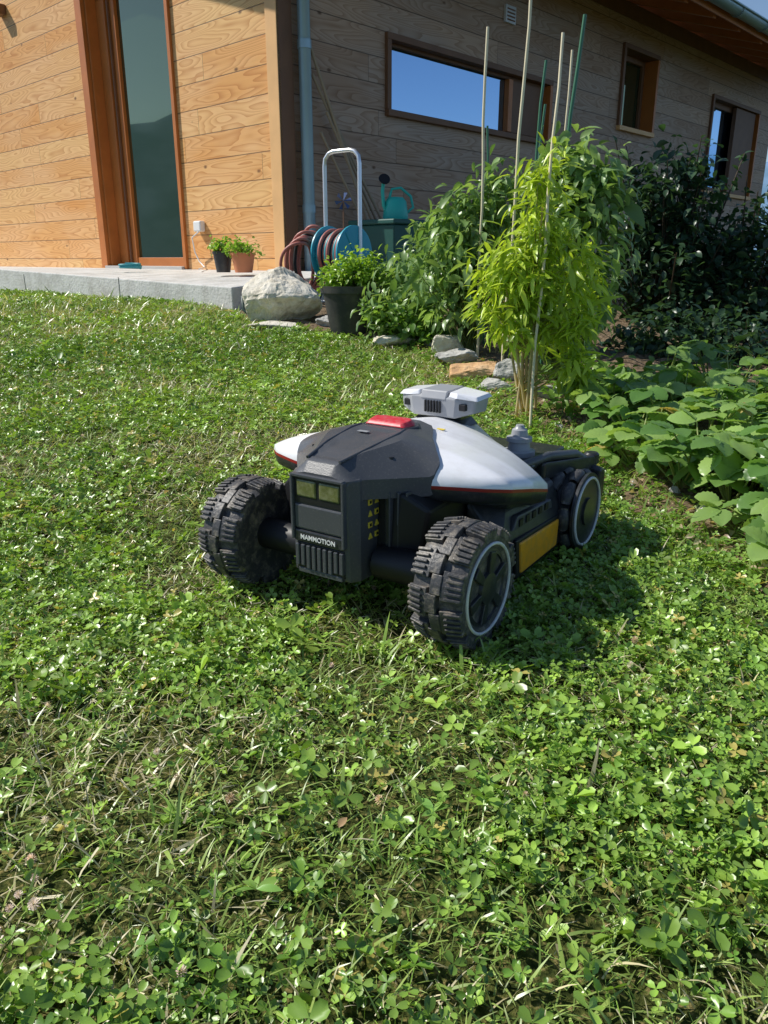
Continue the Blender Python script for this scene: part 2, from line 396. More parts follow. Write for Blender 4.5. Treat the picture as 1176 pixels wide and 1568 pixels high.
# ---------------------------------------------------------------- house
wl=mat_wood('larch_honey',1,(.84,.42,.13),(.95,.64,.29),(.92,.57,.27),.2,ring=.5,dm=(.55,.34,.18))  # honey-coloured boards for the gable wall
wr=mat_wood('larch_grey_brown',0,(.47,.31,.205),(.64,.45,.315),(.55,.42,.33),.2,ring=.5)  # greyer brown boards for the eave and end walls
wframe=mat_basic('stained_frame',(.52,.17,.035),.45,var=.25,vscale=6)
wtrim=mat_basic('corner_trim_wood',(.80,.46,.19),.55,var=.2,vscale=5)
wdark=mat_basic('dark_timber',(.20,.095,.045),.6,var=.3,vscale=6)
def mat_glass(name,tint,base,add=.5):
    m=bpy.data.materials.new(name); t=NT(m)
    g=t.n('ShaderNodeBsdfGlossy',{0:tuple(tint)+(1,),'Roughness':.01})
    d=t.n('ShaderNodeBsdfPrincipled',{0:tuple(base)+(1,),'Roughness':.05})
    f=t.n('ShaderNodeFresnel',{0:1.6}).outputs[0]
    f=t.m('ADD',t.m('MULTIPLY',f,1.2),add)
    t.out(t.n('ShaderNodeMixShader',{0:f,1:d.outputs[0],2:g.outputs[0]}).outputs[0]); return m
gblue=mat_glass('window_glass',(.42,.66,1.0),(.01,.02,.03),.6)  # blue of the mirrored sky is put into the reflection tint
gdark=mat_glass('door_glass',(.40,.45,.27),(.03,.05,.025),.2)
zinc=mat_basic('zinc',(.34,.46,.50),.42,metal=.5,var=.15,vscale=4)
tile=mat_basic('roof_tile',(.25,.13,.09),.8,var=.3,vscale=5)
house=empty('wooden_house',(-.79,6.5,0),rad(46.6))
def wall_holes(name,axis,u0,u1,z0,z1,d0,d1,holes,mat):
    us=sorted(set([u0,u1]+[h[0] for h in holes]+[h[1] for h in holes]))
    zs=sorted(set([z0,z1]+[h[2] for h in holes]+[h[3] for h in holes]))
    def solid(i,j):
        if i<0 or j<0 or i>=len(us)-1 or j>=len(zs)-1: return False
        cu=(us[i]+us[i+1])/2; cz=(zs[j]+zs[j+1])/2
        return not any(h[0]<cu<h[1] and h[2]<cz<h[3] for h in holes)
    V=[];F=[]
    def P(u,d,z): return (u,d,z) if axis==0 else (d,u,z)
    def quad(a,b,c,d): n=len(V); V.extend([a,b,c,d]); F.append((n,n+1,n+2,n+3))
    for i in range(len(us)-1):
        for j in range(len(zs)-1):
            if not solid(i,j): continue
            a,b_,c_,e=us[i],us[i+1],zs[j],zs[j+1]
            quad(P(a,d0,c_),P(b_,d0,c_),P(b_,d0,e),P(a,d0,e)); quad(P(a,d1,c_),P(a,d1,e),P(b_,d1,e),P(b_,d1,c_))
            if not solid(i-1,j): quad(P(a,d0,c_),P(a,d0,e),P(a,d1,e),P(a,d1,c_))
            if not solid(i+1,j): quad(P(b_,d0,c_),P(b_,d1,c_),P(b_,d1,e),P(b_,d0,e))
            if not solid(i,j-1): quad(P(a,d0,c_),P(a,d1,c_),P(b_,d1,c_),P(b_,d0,c_))
            if not solid(i,j+1): quad(P(a,d0,e),P(b_,d0,e),P(b_,d1,e),P(a,d1,e))
    return mesh_obj(name,V,F,mat,house)
HX=10.5
W1=(1.19,3.71,1.80,2.38); W2=(5.27,6.15,2.12,3.0); W3=(8.0,9.85,1.55,2.82)
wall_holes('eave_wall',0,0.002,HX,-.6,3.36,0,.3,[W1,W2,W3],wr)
D=(1.42,2.86,.515,3.05)
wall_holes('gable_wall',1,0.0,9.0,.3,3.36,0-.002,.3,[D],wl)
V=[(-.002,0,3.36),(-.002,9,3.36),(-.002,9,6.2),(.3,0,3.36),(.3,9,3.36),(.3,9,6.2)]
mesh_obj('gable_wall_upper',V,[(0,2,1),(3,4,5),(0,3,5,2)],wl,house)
box('end_wall',HX-.3,HX-.002,.3,9,-1.5,3.36,wr,house,0)
box('interior_floor',.3,HX-.3,.3,9,.3,.45,wdark,house,0)
box('corner_board_gable',-.03,-.004,-.03,.10,.515,3.4,wtrim,house,.003)
box('corner_board_eave',-.0295,.12,-.03,-.004,.42,3.4,wdark,house,.003)
def window(pref,w,fr=.05,rec=.10,glassmat=gblue,split=None):
    x0,x1,z0,z1=w
    box(pref+'_casing_top',x0-.03,x1+.03,-.035,.2,z1-.03,z1+.02,wdark,house,.003)
    box(pref+'_casing_bottom',x0-.03,x1+.03,-.05,.2,z0-.03,z0+.02,wtrim if pref!='long_window' else wdark,house,.003)
    box(pref+'_casing_left',x0-.03,x0+.02,-.035,.2,z0+.021,z1-.031,wdark,house,.003)
    box(pref+'_casing_right',x1-.02,x1+.03,-.035,.2,z0+.021,z1-.031,wframe,house,.003)
    box(pref+'_glass',x0+.02,x1-.02,rec+.02,rec+.03,z0+.02,z1-.03,glassmat,house,0)
    for nm,a,b_,c_,e in (('l',x0+.02,x0+.02+fr,z0+.02,z1-.03),('r',x1-.02-fr,x1-.02,z0+.02,z1-.03)):
        box(pref+'_sash_'+nm,a,b_,rec-.02,rec+.018,c_,e,wdark,house,.003)
    box(pref+'_sash_t',x0+.02+fr,x1-.02-fr,rec-.02,rec+.018,z1-.03-fr,z1-.03,wdark,house,.003)
    box(pref+'_sash_b',x0+.02+fr,x1-.02-fr,rec-.02,rec+.018,z0+.02,z0+.02+fr,wdark,house,.003)
window('long_window',W1,.025,.07)
box('long_window_mullion',3.02,3.09,.03,.088,W1[2]+.045,W1[3]-.055,wframe,house,.003)
box('long_window_dark_panel',3.092,3.66,.045,.085,W1[2]+.045,W1[3]-.055,wdark,house,.003)  # dark wood panel added to stand in for the window's dark right part
window('small_window',W2,.06,.16,gdark)
window('end_window',W3,.07,.1)
box('end_window_shutter',8.95,9.75,.0,.06,W3[2]+.03,W3[3]-.04,wdark,house,.003)
box('wall_vent',2.83,3.0,-.03,.0,2.78,2.93,mat_basic('vent_white',(.7,.72,.75),.5),house,.004)
for k in range(4): box('wall_vent_slot_%d'%k,2.85,2.98,-.034,-.028,2.80+k*.03,2.812+k*.03,wdark,house,0)
y0,y1,z0,z1=D
box('door_casing_left',-.04,.0,y1-.02,y1+.10,z0,z1+.1,wframe,house,.003)
box('door_jamb_left',-.002,.30,y1-.05,y1-.021,z0,z1,wframe,house,.003)
box('door_frame_left',.10,.16,y1-.20,y1-.052,z0,z1,wframe,house,.004)
box('door_frame_left_sash',.13,.18,y1-.33,y1-.203,z0,z1,wframe,house,.004)
box('door_track',.105,.125,y1-.255,y1-.235,z0,z1,wdark,house,.002)
box('door_casing_right',-.03,.0,y0-.035,y0+.012,z0,z1+.1,wframe,house,.003)
box('door_jamb_right',-.002,.30,y0,y0+.03,z0,z1,wframe,house,.003)
box('door_sash_right',.14,.19,y0+.032,y0+.12,z0,z1,wframe,house,.004)
box('door_bottom_rail',.14,.19,y0+.121,y1-.332,z0,z0+.10,wframe,house,.004)
box('door_glass',.162,.17,y0+.121,y1-.332,z0+.101,z1,gdark,house,0)
box('door_top_rail',.10,.19,y0+.032,y1-.052,z1-.12,z1+.0,wframe,house,.004)
box('door_threshold',-.06,.3,y0,y1,z0-.02,z0+.02,mat_basic('threshold',(.5,.48,.45),.5),house,.003)
def roofz(y): return 3.12+.325*(y+1.0)
def slab(name,x0,x1,y0,y1,t0,t1,mat,bv=0):
    V=[(x,y,roofz(y)+dz) for dz in (t0,t1) for y in (y0,y1) for x in (x0,x1)]
    f=[(0,2,3,1),(4,5,7,6),(0,1,5,4),(2,6,7,3),(0,4,6,2),(1,3,7,5)]
    return mesh_obj(name,V,f,mat,house)
slab('roof_boarding',-.73,11.2,-1.0,9.5,.14,.17,wdark)
slab('roof_tiles',-.76,11.25,-1.04,9.5,.172,.23,tile)
slab('verge_board',-.76,-.731,-1.0,9.5,-.06,.171,wframe)
slab('fascia_rafter_tail_board',-.73,11.2,-1.03,-1.001,.03,.17,wframe)
for k in range(16):
    x=-.55+k*.74
    slab('rafter_%d'%k,x,x+.09,-.98,.3 if x>.2 else 9.4 if k==0 else .3,.0,.138,wframe)
slab('purlin_plate',0.0,HX,-.02,.12,-.16,-.002,wdark)
V=[];F=[];m_=10
for i,xx in enumerate((-.78,11.3)):
    for k in range(m_+1):
        a=math.pi+math.pi*k/m_
        V.append((xx,-1.11+.075*math.cos(a),3.25+.075*math.sin(a)))
for k in range(m_): F.append((k,k+1,m_+2+k,m_+1+k))
g=mesh_obj('gutter',V,F,zinc,house,True); sm=g.modifiers.new('s','SOLIDIFY'); sm.thickness=.006
tube_curve('gutter_bead',[(-.78,-1.19,3.25),(11.3,-1.19,3.25)],.012,zinc,house)
for k in range(14): tube_curve('gutter_bracket_%d'%k,[(.1+k*.8,-1.035,3.29)]+[(.1+k*.8,-1.11+.083*math.cos(math.pi+math.pi*q/8),3.25+.083*math.sin(math.pi+math.pi*q/8)) for q in range(8,-1,-1)],.006,zinc,house,res=1)
tube_curve('downspout',[(.19,-.085,.25),(.19,-.085,2.75),(.17,-.25,2.95),(.12,-.9,3.1),(.12,-1.1,3.2)],.048,zinc,house,res=6)
lathe('downspout_collar',[(0,.053),(.06,.053)],zinc,house,24,loc=(.19,-.085,.95))
lathe('downspout_collar_b',[(0,.053),(.06,.053)],zinc,house,24,loc=(.19,-.085,2.1))
box('plinth_eave',.02,HX-.01,.004,.2,-1.2,.30,mat_basic('plinth_concrete',(.45,.43,.40),.9,var=.2),house,0)
whitep=mat_basic('white_plastic',(.8,.8,.78),.4)
box('wall_socket',-.06,-.003,1.08,1.19,.83,.92,whitep,house,.012)
tube_curve('socket_cable',[(-.05,1.12,.83),(-.09,1.17,.78),(-.05,1.2,.66),(-.03,1.17,.58),(-.06,1.05,.53),(-.2,.9,.522),(-.32,.75,.52)],.006,whitep,house)
box('wall_lamp',-.12,-.002,4.55,4.7,3.12,3.22,wdark,house,.01)

conc=mat_basic('concrete',(.62,.61,.58),.85,var=.2,vscale=9,dirt=(.34,.32,.28),dirtamt=.75,dscale=5,bump=.5,bscale=50)
terr=empty('concrete_terrace',(-.79,6.5,0),rad(46.6))
def terr_slab(name,dz0,z_bot,x0,y0,y1,m,ov=0):
    def zt(y,x): return (.43+.08*min(1,max(0,(y+.83)/3.64)))*(1-(x+1.14)/1.14)+.51*((x+1.14)/1.14)
    V=[];F=[]
    X_=[x0,-.55,-.003]; Y_=list(np.linspace(y0,y1,9)); 
    for yy in Y_:
        for xx in X_: V.append((xx,yy,zt(yy,xx)+dz0))
    n0=len(V)
    for yy in Y_:
        for xx in X_: V.append((xx,yy,z_bot))
    for j in range(8):
        for i in range(2):
            a=j*3+i; F.append((a,a+1,a+4,a+3))
        F.append((j*3,(j+1)*3,n0+(j+1)*3,n0+j*3)); F.append((j*3+2,n0+j*3+2,n0+(j+1)*3+2,(j+1)*3+2))
    for i in range(2): F.append((i,n0+i,n0+i+1,i+1)); F.append((24+i,25+i,n0+25+i,n0+24+i))
    return mesh_obj(name,V,F,m,terr)
o=terr_slab('slab_edge_course',-.0,.2,-1.14,-.83,9,conc); bevel(o,.008)
jm=mat_basic('joint',(.2,.2,.18),.9)
for k in range(5): 
    yy=.6+k*1.7
    box('joint_%d'%k,-1.143,-1.139,yy,yy+.005,.27,.47,jm,terr,0)
a_=Acc(); n=420; q=rng.uniform(-.8,6,n); px=-.97-.727*q-.687*.03; py=5.10+.687*q-.727*.03; L=rng.uniform(.03,.09,n)
a_.scatter(bwT,bwF,np.stack([px+rng.normal(0,.01,n),py+rng.normal(0,.01,n),H(px,py)-.01],1),rng.random(n)*6.28,rng.uniform(.6,1.5,n),rng.normal(0,.3,n),np.stack([L*.6,L,L],1),colmix(n,(.16,.3,.05),(.36,.5,.12),0,0))
a_.finish('terrace_edge_grass',leafm)

# ---------------------------------------------------------------- robot mower
blk=mat_basic('black_plastic',(.026,.028,.031),.32,dirt=(.20,.18,.16),dirtamt=.3,dscale=60,bump=.05,bscale=400,lo=.5,hi=.8)
blk2=mat_basic('dusty_sunlit_black_plastic',(.072,.076,.084),.36,var=.18,vscale=14,dirt=(.34,.32,.28),dirtamt=.38,dscale=260,bump=.08,bscale=500,lo=.55,hi=.8)  # dust specks over a base greyed to put sun highlights into the colour
deep=mat_basic('deep_black',(.008,.008,.009),.5)
rubber=mat_basic('tyre_rubber',(.050,.050,.052),.48,dirt=(.40,.34,.26),dirtamt=.75,dscale=45,bump=.15,bscale=200,lo=.48,hi=.72)
whitem=mat_basic('white_shell',(.86,.86,.88),.22,dirt=(.62,.60,.57),dirtamt=.4,dscale=18)
greym=mat_basic('grey_plastic',(.34,.35,.37),.33,dirt=(.5,.48,.44),dirtamt=.3,dscale=45)
redm=mat_basic('red_button',(.65,.03,.05),.35,dirt=(.55,.25,.22),dirtamt=.6,dscale=120)
redl=mat_basic('red_trim',(.30,.012,.012),.4)
orng=mat_basic('orange_reflector',(.85,.38,.02),.35,var=.2,vscale=40,dirt=(.4,.25,.1),dirtamt=.5,dscale=50)
yel=mat_basic('yellow_label',(.8,.60,.06),.5)
ring=mat_basic('rim_ring',(.7,.7,.7),.4,dirt=(.35,.32,.27),dirtamt=.4,dscale=30)
mw=empty('robot_lawn_mower',(-.073,1.284,.0),rad(-34))
YS=[.055,.07,.09,.12,.2,.3,.325,.36,.40,.43]
XE=[.140,.185,.228,.262,.268,.256,.230,.165,.09,.04]
ZE=[.246,.247,.246,.243,.226,.199,.199,.212,.245,.264]
ZC=[.290,.293,.296,.300,.302,.297,.294,.288,.280,.272]
def shell_z(x,y):
    xe=np.interp(y,YS,XE);ze=np.interp(y,YS,ZE);zc=np.interp(y,YS,ZC)
    u=np.minimum(1,np.abs(x)/xe); return zc-(zc-ze)*(.72*u**1.35+.28*u**5)
bm=bmesh.new(); R_=50;C_=29; grid=[]
for j in range(R_):
    y=.055+(.43-.055)*j/(R_-1); xe=float(np.interp(y,YS,XE)); row=[]
    for i in range(C_):
        u=-1+2*i/(C_-1); x=u*xe; row.append(bm.verts.new((x,y,float(shell_z(x,y)))))
    grid.append(row)
for j in range(R_-1):
    for i in range(C_-1):
        f=bm.faces.new((grid[j][i],grid[j][i+1],grid[j+1][i+1],grid[j+1][i])); f.smooth=True
for dz,sc,mi in ((.010,1.006,0),(.006,1.0,1),(.018,.985,2),(.012,.9,2)):
    be=[e for e in bm.edges if e.is_boundary]
    r=bmesh.ops.extrude_edge_only(bm,edges=be)
    nv=[g_ for g_ in r['geom'] if isinstance(g_,bmesh.types.BMVert)]
    for v in nv: v.co.z-=dz; v.co.x*=sc; v.co.y=.24+(v.co.y-.24)*sc
    for g_ in r['geom']:
        if isinstance(g_,bmesh.types.BMFace): g_.material_index=mi
bmesh.ops.recalc_face_normals(bm,faces=bm.faces[:])
bm_obj('shell',bm,None,mw,mats=[whitem,redl,blk])
HY=[-.066,-.055,-.03,.0,.03,.06,.075,.10,.15,.19,.215]
HW=[.054,.062,.074,.100,.126,.150,.152,.130,.092,.070,.052]
bm=bmesh.new(); grid=[]
R_=48;C_=25
for j in range(R_):
    y=-.066+(.215+.066)*j/(R_-1); w=float(np.interp(y,HY,HW)); row=[]
    for i in range(C_):
        u=-1+2*i/(C_-1); x=u*w; a=abs(u)
        zc=float(np.interp(y,[-.066,-.052,0,.06,.12,.215],[.262,.281,.293,.302,.308,.308]))
        zedge=float(np.interp(y,[-.066,-.05,0,.055],[.256,.256,.254,.252])) if y<.055 else float(shell_z(w,y))+.006
        z=zc-(zc-zedge)*(max(0,(a-.5)/.5))
        if abs(x)<.034 and -.04<y<.11: z-=.0022
        if y>.06: z=max(z,float(shell_z(x,y))+.005)
        row.append(bm.verts.new((x,y,z)))
    grid.append(row)
for j in range(R_-1):
    for i in range(C_-1):
        f=bm.faces.new((grid[j][i],grid[j][i+1],grid[j+1][i+1],grid[j+1][i])); f.smooth=True
be=[e for e in bm.edges if e.is_boundary]
r=bmesh.ops.extrude_edge_only(bm,edges=be)
for g_ in r['geom']:
    if isinstance(g_,bmesh.types.BMVert): g_.co.z-=.006 if g_.co.y>.062 else .034
bmesh.ops.recalc_face_normals(bm,faces=bm.faces[:])
ho=bm_obj('rear_hood',bm,blk2,mw); e_=ho.modifiers.new('e','EDGE_SPLIT'); e_.split_angle=rad(22)
for s in (-1,1):
    tube_curve('hood_rib_%d'%s,[(s*.034,-.05,.283),(s*.046,.02,.296),(s*.052,.10,.306),(s*.048,.125,.308)],.0028,blk2,mw)
    lathe('hood_screw_%d'%s,[(0,.006),(.004,.005)],deep,mw,16,loc=(s*.082,.03,.279))
hull('stop_button_base',[(x,y,z) for x,y in ((-.05,.125),(.05,.125),(.056,.165),(.04,.19),(-.04,.19),(-.056,.165)) for z in (.298,.309)],blk,mw,.003)
hull('stop_button',[(-.043,.128,.308),(.043,.128,.308),(.048,.163,.309),(-.048,.163,.309),(.034,.184,.309),(-.034,.184,.309),
     (-.036,.135,.317),(.036,.135,.317),(.040,.162,.320),(-.040,.162,.320),(.028,.178,.319),(-.028,.178,.319)],redm,mw,.004,3)
box('stop_label',.075,.092,.195,.204,.0,.0008,yel,mw,0,loc=(-.02,.03,float(shell_z(.065,.23))+.001))
box('hood_label',-.052,-.03,.09,.10,.0,.0006,greym,mw,0,loc=(.027,-.01,.3055))
hull('rear_housing',[(x,y,z) for x,y in ((-.060,-.058),(.060,-.058),(.070,-.042),(-.070,-.042),(.074,.10),(-.074,.10)) for z in (.076,.258)]+[(-.056,-.062,.088),(.056,-.062,.088),(-.056,-.066,.25),(.056,-.066,.25)],blk2,mw,.004,3)
def fy(z): return -.0625-.004*(z-.09)/.17
def plate(name,x0,x1,z0,z1,d,mat,bv=.0015):
    y=min(fy(z0),fy(z1)); return box(name,x0*.95,x1*.95,y-d,y+.004,z0,z1,mat,mw,bv)
plate('lamp_recess',-.053,.053,.206,.252,.001,deep)
plate('lamp_frame_top',-.058,.058,.252,.258,.006,blk2)
plate('lamp_frame_l',-.060,-.054,.140,.256,.006,blk2)
plate('lamp_frame_r',.054,.060,.140,.256,.006,blk2)
lampg=mat_basic('lamp_glass',(.13,.14,.045),.12,var=.5,vscale=90,dirt=(.32,.32,.2),dirtamt=.6,dscale=60)  # yellow-green reflection put into the lens colour as olive mottling
plate('lamp_lens_l',-.048,-.003,.218,.248,.003,lampg,.003)
plate('lamp_lens_r',.003,.049,.218,.248,.003,lampg,.003)
plate('face_step',-.054,.054,.160,.204,.0035,blk2,.003)
plate('badge_plate',-.056,.056,.136,.158,.005,blk,.003)
tx=bpy.data.curves.new('badge_lettering','FONT'); tx.body='MAMMOTION'; tx.size=.0120; tx.align_x='CENTER'; tx.extrude=.0004; tx.offset=.0002
to=bpy.data.objects.new('badge_lettering',tx); scene.collection.objects.link(to); to.parent=mw; to.location=(0,-.0708,.1425); to.rotation_euler=(rad(90),0,0); tx.materials.append(whitep)
plate('grille_back',-.054,.054,.084,.134,.0015,deep)
for k in range(9):
    x=-.050+k*.0125; plate('grille_bar_%d'%k,x-.0042,x+.0042,.088+.004*(abs(k-4)>2),.131,.006,blk2,.0015)
plate('grille_bottom',-.050,.050,.078,.087,.004,blk2)
for k,zz in enumerate((.208,.188,.168,.148)):
    for q,yy in enumerate((-.022,-.004)):
        xx=.0725+.0008*q
        if (k+q)%2: hull('warning_label_%d_%d'%(k,q),[(x_,y_,z_) for x_ in (xx-.002,xx) for y_,z_ in ((yy,zz),(yy+.011,zz),(yy+.0055,zz+.010))],yel,mw,0)
        else:
            box('warning_label_%d_%d'%(k,q),xx-.002,xx,yy,yy+.010,zz,zz+.010,yel,mw,0)
            box('warning_mark_%d_%d'%(k,q),xx,xx+.0005,yy+.0025,yy+.0075,zz+.0025,zz+.0075,deep,mw,0)
hull('chassis',[(x,y,z) for x,y,z in ((-.14,.02,.07),(.14,.02,.07),(-.16,.03,.2),(.16,.03,.2),(-.16,.42,.06),(.16,.42,.06),(-.17,.42,.2),(.17,.42,.2),(-.10,.0,.09),(.10,.0,.09),(-.12,.01,.228),(.12,.01,.228),(-.16,.35,.22),(.16,.35,.22))],deep,mw,.006)
for s in (-1,1):
    hull('wheel_arch_panel_%d'%s,[(s*x,y,z) for x,y,z in ((.09,.0,.13),(.09,.0,.235),(.13,.03,.12),(.135,.045,.235),(.088,.01,.10),(.12,.03,.10),(.075,.03,.1),(.075,.03,.235))],blk,mw,.004)
    for k in range(3): box('arch_rib_%d_%d'%(s,k),min(s*(.098+k*.012),s*(.101+k*.012)),max(s*(.098+k*.012),s*(.101+k*.012)),-.002+k*.008,.02+k*.008,.13,.23,blk2,mw,.001)
hull('cutting_deck',[(x,y,z) for x,y in ((-.16,.12),(.16,.12),(-.16,.44),(.16,.44)) for z in (.035,.08)],blk,mw,.006)
WR=.104
WC={-1:-.219,1:.244}
for s in (-1,1):
    lathe('axle_%d'%s,[(-.06,.03),(.06,.03)],deep,mw,24,axis='X',loc=(s*.14,0,WR))
    so_=empty('side_pod_%d'%s,(s*.0,.008,0),0,mw)
    hull('side_skirt_%d'%s,[(s*x,y,z) for x,y,z in ((.165,.15,.05),(.232,.17,.03),(.238,.43,.035),(.165,.44,.04),(.165,.14,.19),(.232,.155,.11),(.238,.44,.10),(.165,.45,.19),(.215,.2,.165),(.215,.43,.165))],blk,so_,.006)
    hull('side_reflector_%d'%s,[(s*x,y,z) for x in (.232,.2425) for y,z in ((.225,.036),(.400,.040),(.405,.095),(.215,.100))],orng,so_,.003)
    hull('reflector_bezel_%d'%s,[(s*x,y,z) for x in (.225,.2395) for y,z in ((.21,.028),(.410,.032),(.416,.104),(.203,.108))],deep,so_,.003)
    hull('side_detail_%d'%s,[(s*x,y,z) for x in (.205,.232) for y,z in ((.20,.125),(.39,.122),(.38,.142),(.22,.15))],blk2,so_,.003)
    for k in range(5): box('side_vent_%d_%d'%(s,k),min(s*.233,s*.2345),max(s*.233,s*.2345),.225+k*.03,.24+k*.03,.128,.142,deep,so_,0)
    hull('fender_rib_%d'%s,[(s*x,y,z) for x,y,z in ((.17,.18,.17),(.225,.2,.17),(.235,.33,.155),(.17,.36,.16),(.17,.18,.205),(.235,.2,.205),(.24,.32,.18),(.17,.36,.19))],blk,mw,.004)
def rear_wheel(s):
    w=.088; R=WR; par=mw; cx=WC[s]; c=(cx,0,R-.001)
    nm='rear_wheel_'+('left' if s<0 else 'right')
    h=w/2; r0=R-.0125
    lathe(nm+'_tyre',[(-h+.004,.062),(-h,.072),(-h,.086),(-h+.010,r0),(h-.010,r0),(h,.086),(h,.072),(h-.004,.062)],rubber,par,56,axis='X',loc=c,cap=True)
    bm=bmesh.new(); N=10
    def lug(xa,xb,a0,a1,ra,rb,nseg=4):
        rows=[]
        for k in range(nseg+1):
            f_=k/nseg; a=a0+(a1-a0)*f_; ring_=[]
            for (x,r) in ((xa,ra),(xb,ra),(xb,rb),(xa,rb)):
                rr=r-(.006 if (r==rb and abs(x)>h-.004) else 0)
                ring_.append(bm.verts.new((x,rr*math.cos(a),rr*math.sin(a))))
            rows.append(ring_)
        for k in range(nseg):
            for q in range(4): bm.faces.new((rows[k][q],rows[k][(q+1)%4],rows[k+1][(q+1)%4],rows[k+1][q]))
        bm.faces.new(rows[0][::-1]); bm.faces.new(rows[-1])
    st=2*math.pi/N
    for k in range(N):
        for q in (-1,1):
            a=k*st+(st/2 if q>0 else 0)
            e0,e1=q*(h+.001),-q*.006
            nb=5; aw=.235
            lug(min(e0,q*.012),max(e0,q*.012),a-aw,a+aw,R-.020,R-.002,4)
            lug(min(q*.0125,e1),max(q*.0125,e1),a-aw*.66,a+aw*.66,R-.020,R-.0005,4)
            for i in range(nb):
                aa=a-aw+ (i+.5)*2*aw/nb
                lug(min(q*(h+.002),q*.020),max(q*(h+.002),q*.020),aa-.026,aa+.026,R-.010,R+.0012,1)
    bmesh.ops.recalc_face_normals(bm,faces=bm.faces[:])
    o=bm_obj(nm+'_tread',bm,rubber,par,loc=c); bevel(o,.0014,2)
    ox=s*h; zc=c[2]
    tube_curve(nm+'_rim_ring',[(cx+ox+s*.001,y_,z_) for _,y_,z_ in torus_pts((0,0,zc),.074,'X',48)],.0027,ring,par,True)
    lathe(nm+'_hub',[(-.004,.071),(.0,.069),(.003,.058),(-.008,.053),(-.008,.03),(.006,.026),(.008,.012)] if s>0 else [(-.008,.012),(-.006,.026),(.008,.03),(.008,.053),(-.003,.058),(.0,.069),(.004,.071)],blk,par,40,axis='X',loc=(cx+ox-s*.004,0,zc))
    for k in range(6):
        a=k*math.pi/3+.3
        hull(nm+'_spoke_%d'%k,[(x_,r_,t_) for x_ in (-.004,.004) for r_,t_ in ((.022,-.006),(.022,.006),(.060,.010),(.060,-.010))],blk,par,.0015,loc=(cx+ox-s*.002,0,zc),rot=(a,0,0))
rear_wheel(-1); rear_wheel(1)
def front_wheel(s):
    cx=s*.228; cy=.505; cz=.091; nm='front_wheel_'+('left' if s<0 else 'right')
    lathe(nm+'_core',[(-.026,.06),(-.026,.076),(.026,.076),(.026,.06)],deep,mw,40,axis='X',loc=(cx,cy,cz))
    for row in (0,1):
        for k in range(9):
            a=(k+.5*row)*2*math.pi/9
            V=[];F=[]
            ns=8;nr=10
            for i in range(ns+1):
                u=-1+2*i/ns; lr=.0155*(1-.38*u*u)*(1.0 if i%2 else .93)
                aa=u*.30; rr=.0765
                for q in range(nr):
                    b_=2*math.pi*q/nr; V.append((lr*math.cos(b_),(rr+lr*math.sin(b_))*math.cos(aa),(rr+lr*math.sin(b_))*math.sin(aa)))
            for i in range(ns):
                for q in range(nr): F.append((i*nr+q,i*nr+(q+1)%nr,(i+1)*nr+(q+1)%nr,(i+1)*nr+q))
            F.append(tuple(range(nr))); F.append(tuple(ns*nr+q for q in range(nr-1,-1,-1)))
            mesh_obj(nm+'_roller_%d_%d'%(row,k),V,F,rubber,mw,True,loc=(cx+(-.017 if row==0 else .017)*s,cy,cz),rot=(a,0,0))
    for sx in (-1,1):
        lathe(nm+'_cheek_%d'%sx,[(-.003,.03),(-.003,.083),(.003,.083),(.003,.03)],blk,mw,40,axis='X',loc=(cx+sx*.036,cy,cz))
    tube_curve(nm+'_rim_ring',[(cx+s*.0405,y_,z_) for _,y_,z_ in torus_pts((0,cy,cz),.072,'X',40)],.003,ring,mw,True)
    lathe(nm+'_cap',[(-.004,.03),(.004,.03)],blk,mw,24,axis='X',loc=(cx+s*.04,cy,cz))
front_wheel(-1);front_wheel(1)
hull('front_body',[(x,y,z) for x,y,z in ((-.17,.42,.06),(.17,.42,.06),(-.17,.42,.20),(.17,.42,.20),(-.16,.6,.06),(.16,.6,.06),(-.15,.6,.17),(.15,.6,.17))],blk,mw,.008)
hull('front_deck',[(x,y,z) for x,y in ((-.19,.38),(.19,.38),(.18,.58),(-.18,.58)) for z in (.195,.207)],blk,mw,.004)
for s in (-1,1):
    hull('front_arm_%d'%s,[(s*x,y,z) for x,y,z in ((.16,.42,.17),(.20,.42,.17),(.16,.42,.205),(.20,.42,.205),(.19,.6,.15),(.24,.62,.15),(.19,.6,.185),(.24,.62,.185))],blk,mw,.006)
    tube_curve('front_rail_%d'%s,[(s*.17,.36,.205),(s*.195,.45,.213),(s*.215,.55,.20),(s*.23,.63,.16)],.010,blk2,mw)
    lathe('bumper_joint_%d'%s,[(0,.017),(.02,.017),(.024,.013)],blk,mw,20,loc=(s*.225,.63,.165))
hull('bumper',[(x*.96,y,z) for x,y,z in ((-.22,.62,.07),(.22,.62,.07),(-.22,.62,.17),(.22,.62,.17),(-.27,.60,.08),(.27,.60,.08),(-.27,.60,.165),(.27,.60,.165),(-.15,.67,.075),(.15,.67,.075),(-.15,.67,.165),(.15,.67,.165),(-.27,.635,.09),(.27,.635,.09),(-.27,.635,.155),(.27,.635,.155))],blk,mw,.008,3)
lathe('antenna_mount',[(0,.034),(.012,.034),(.014,.024),(.030,.022),(.032,.027),(.040,.027),(.043,.018),(.056,.016),(.060,.010),(.066,.008)],greym,mw,28,loc=(.128,.45,.205))
lathe('antenna_mount_left',[(0,.034),(.012,.034),(.014,.024),(.030,.022),(.033,.018)],blk,mw,28,loc=(-.128,.45,.205))
cm_=empty('camera_module',(-.008,.362,.266),0,mw); cm_.scale=(.84,.88,.92)
def P_(pts): return [(x,y-.37,z-.275) for x,y,z in pts]
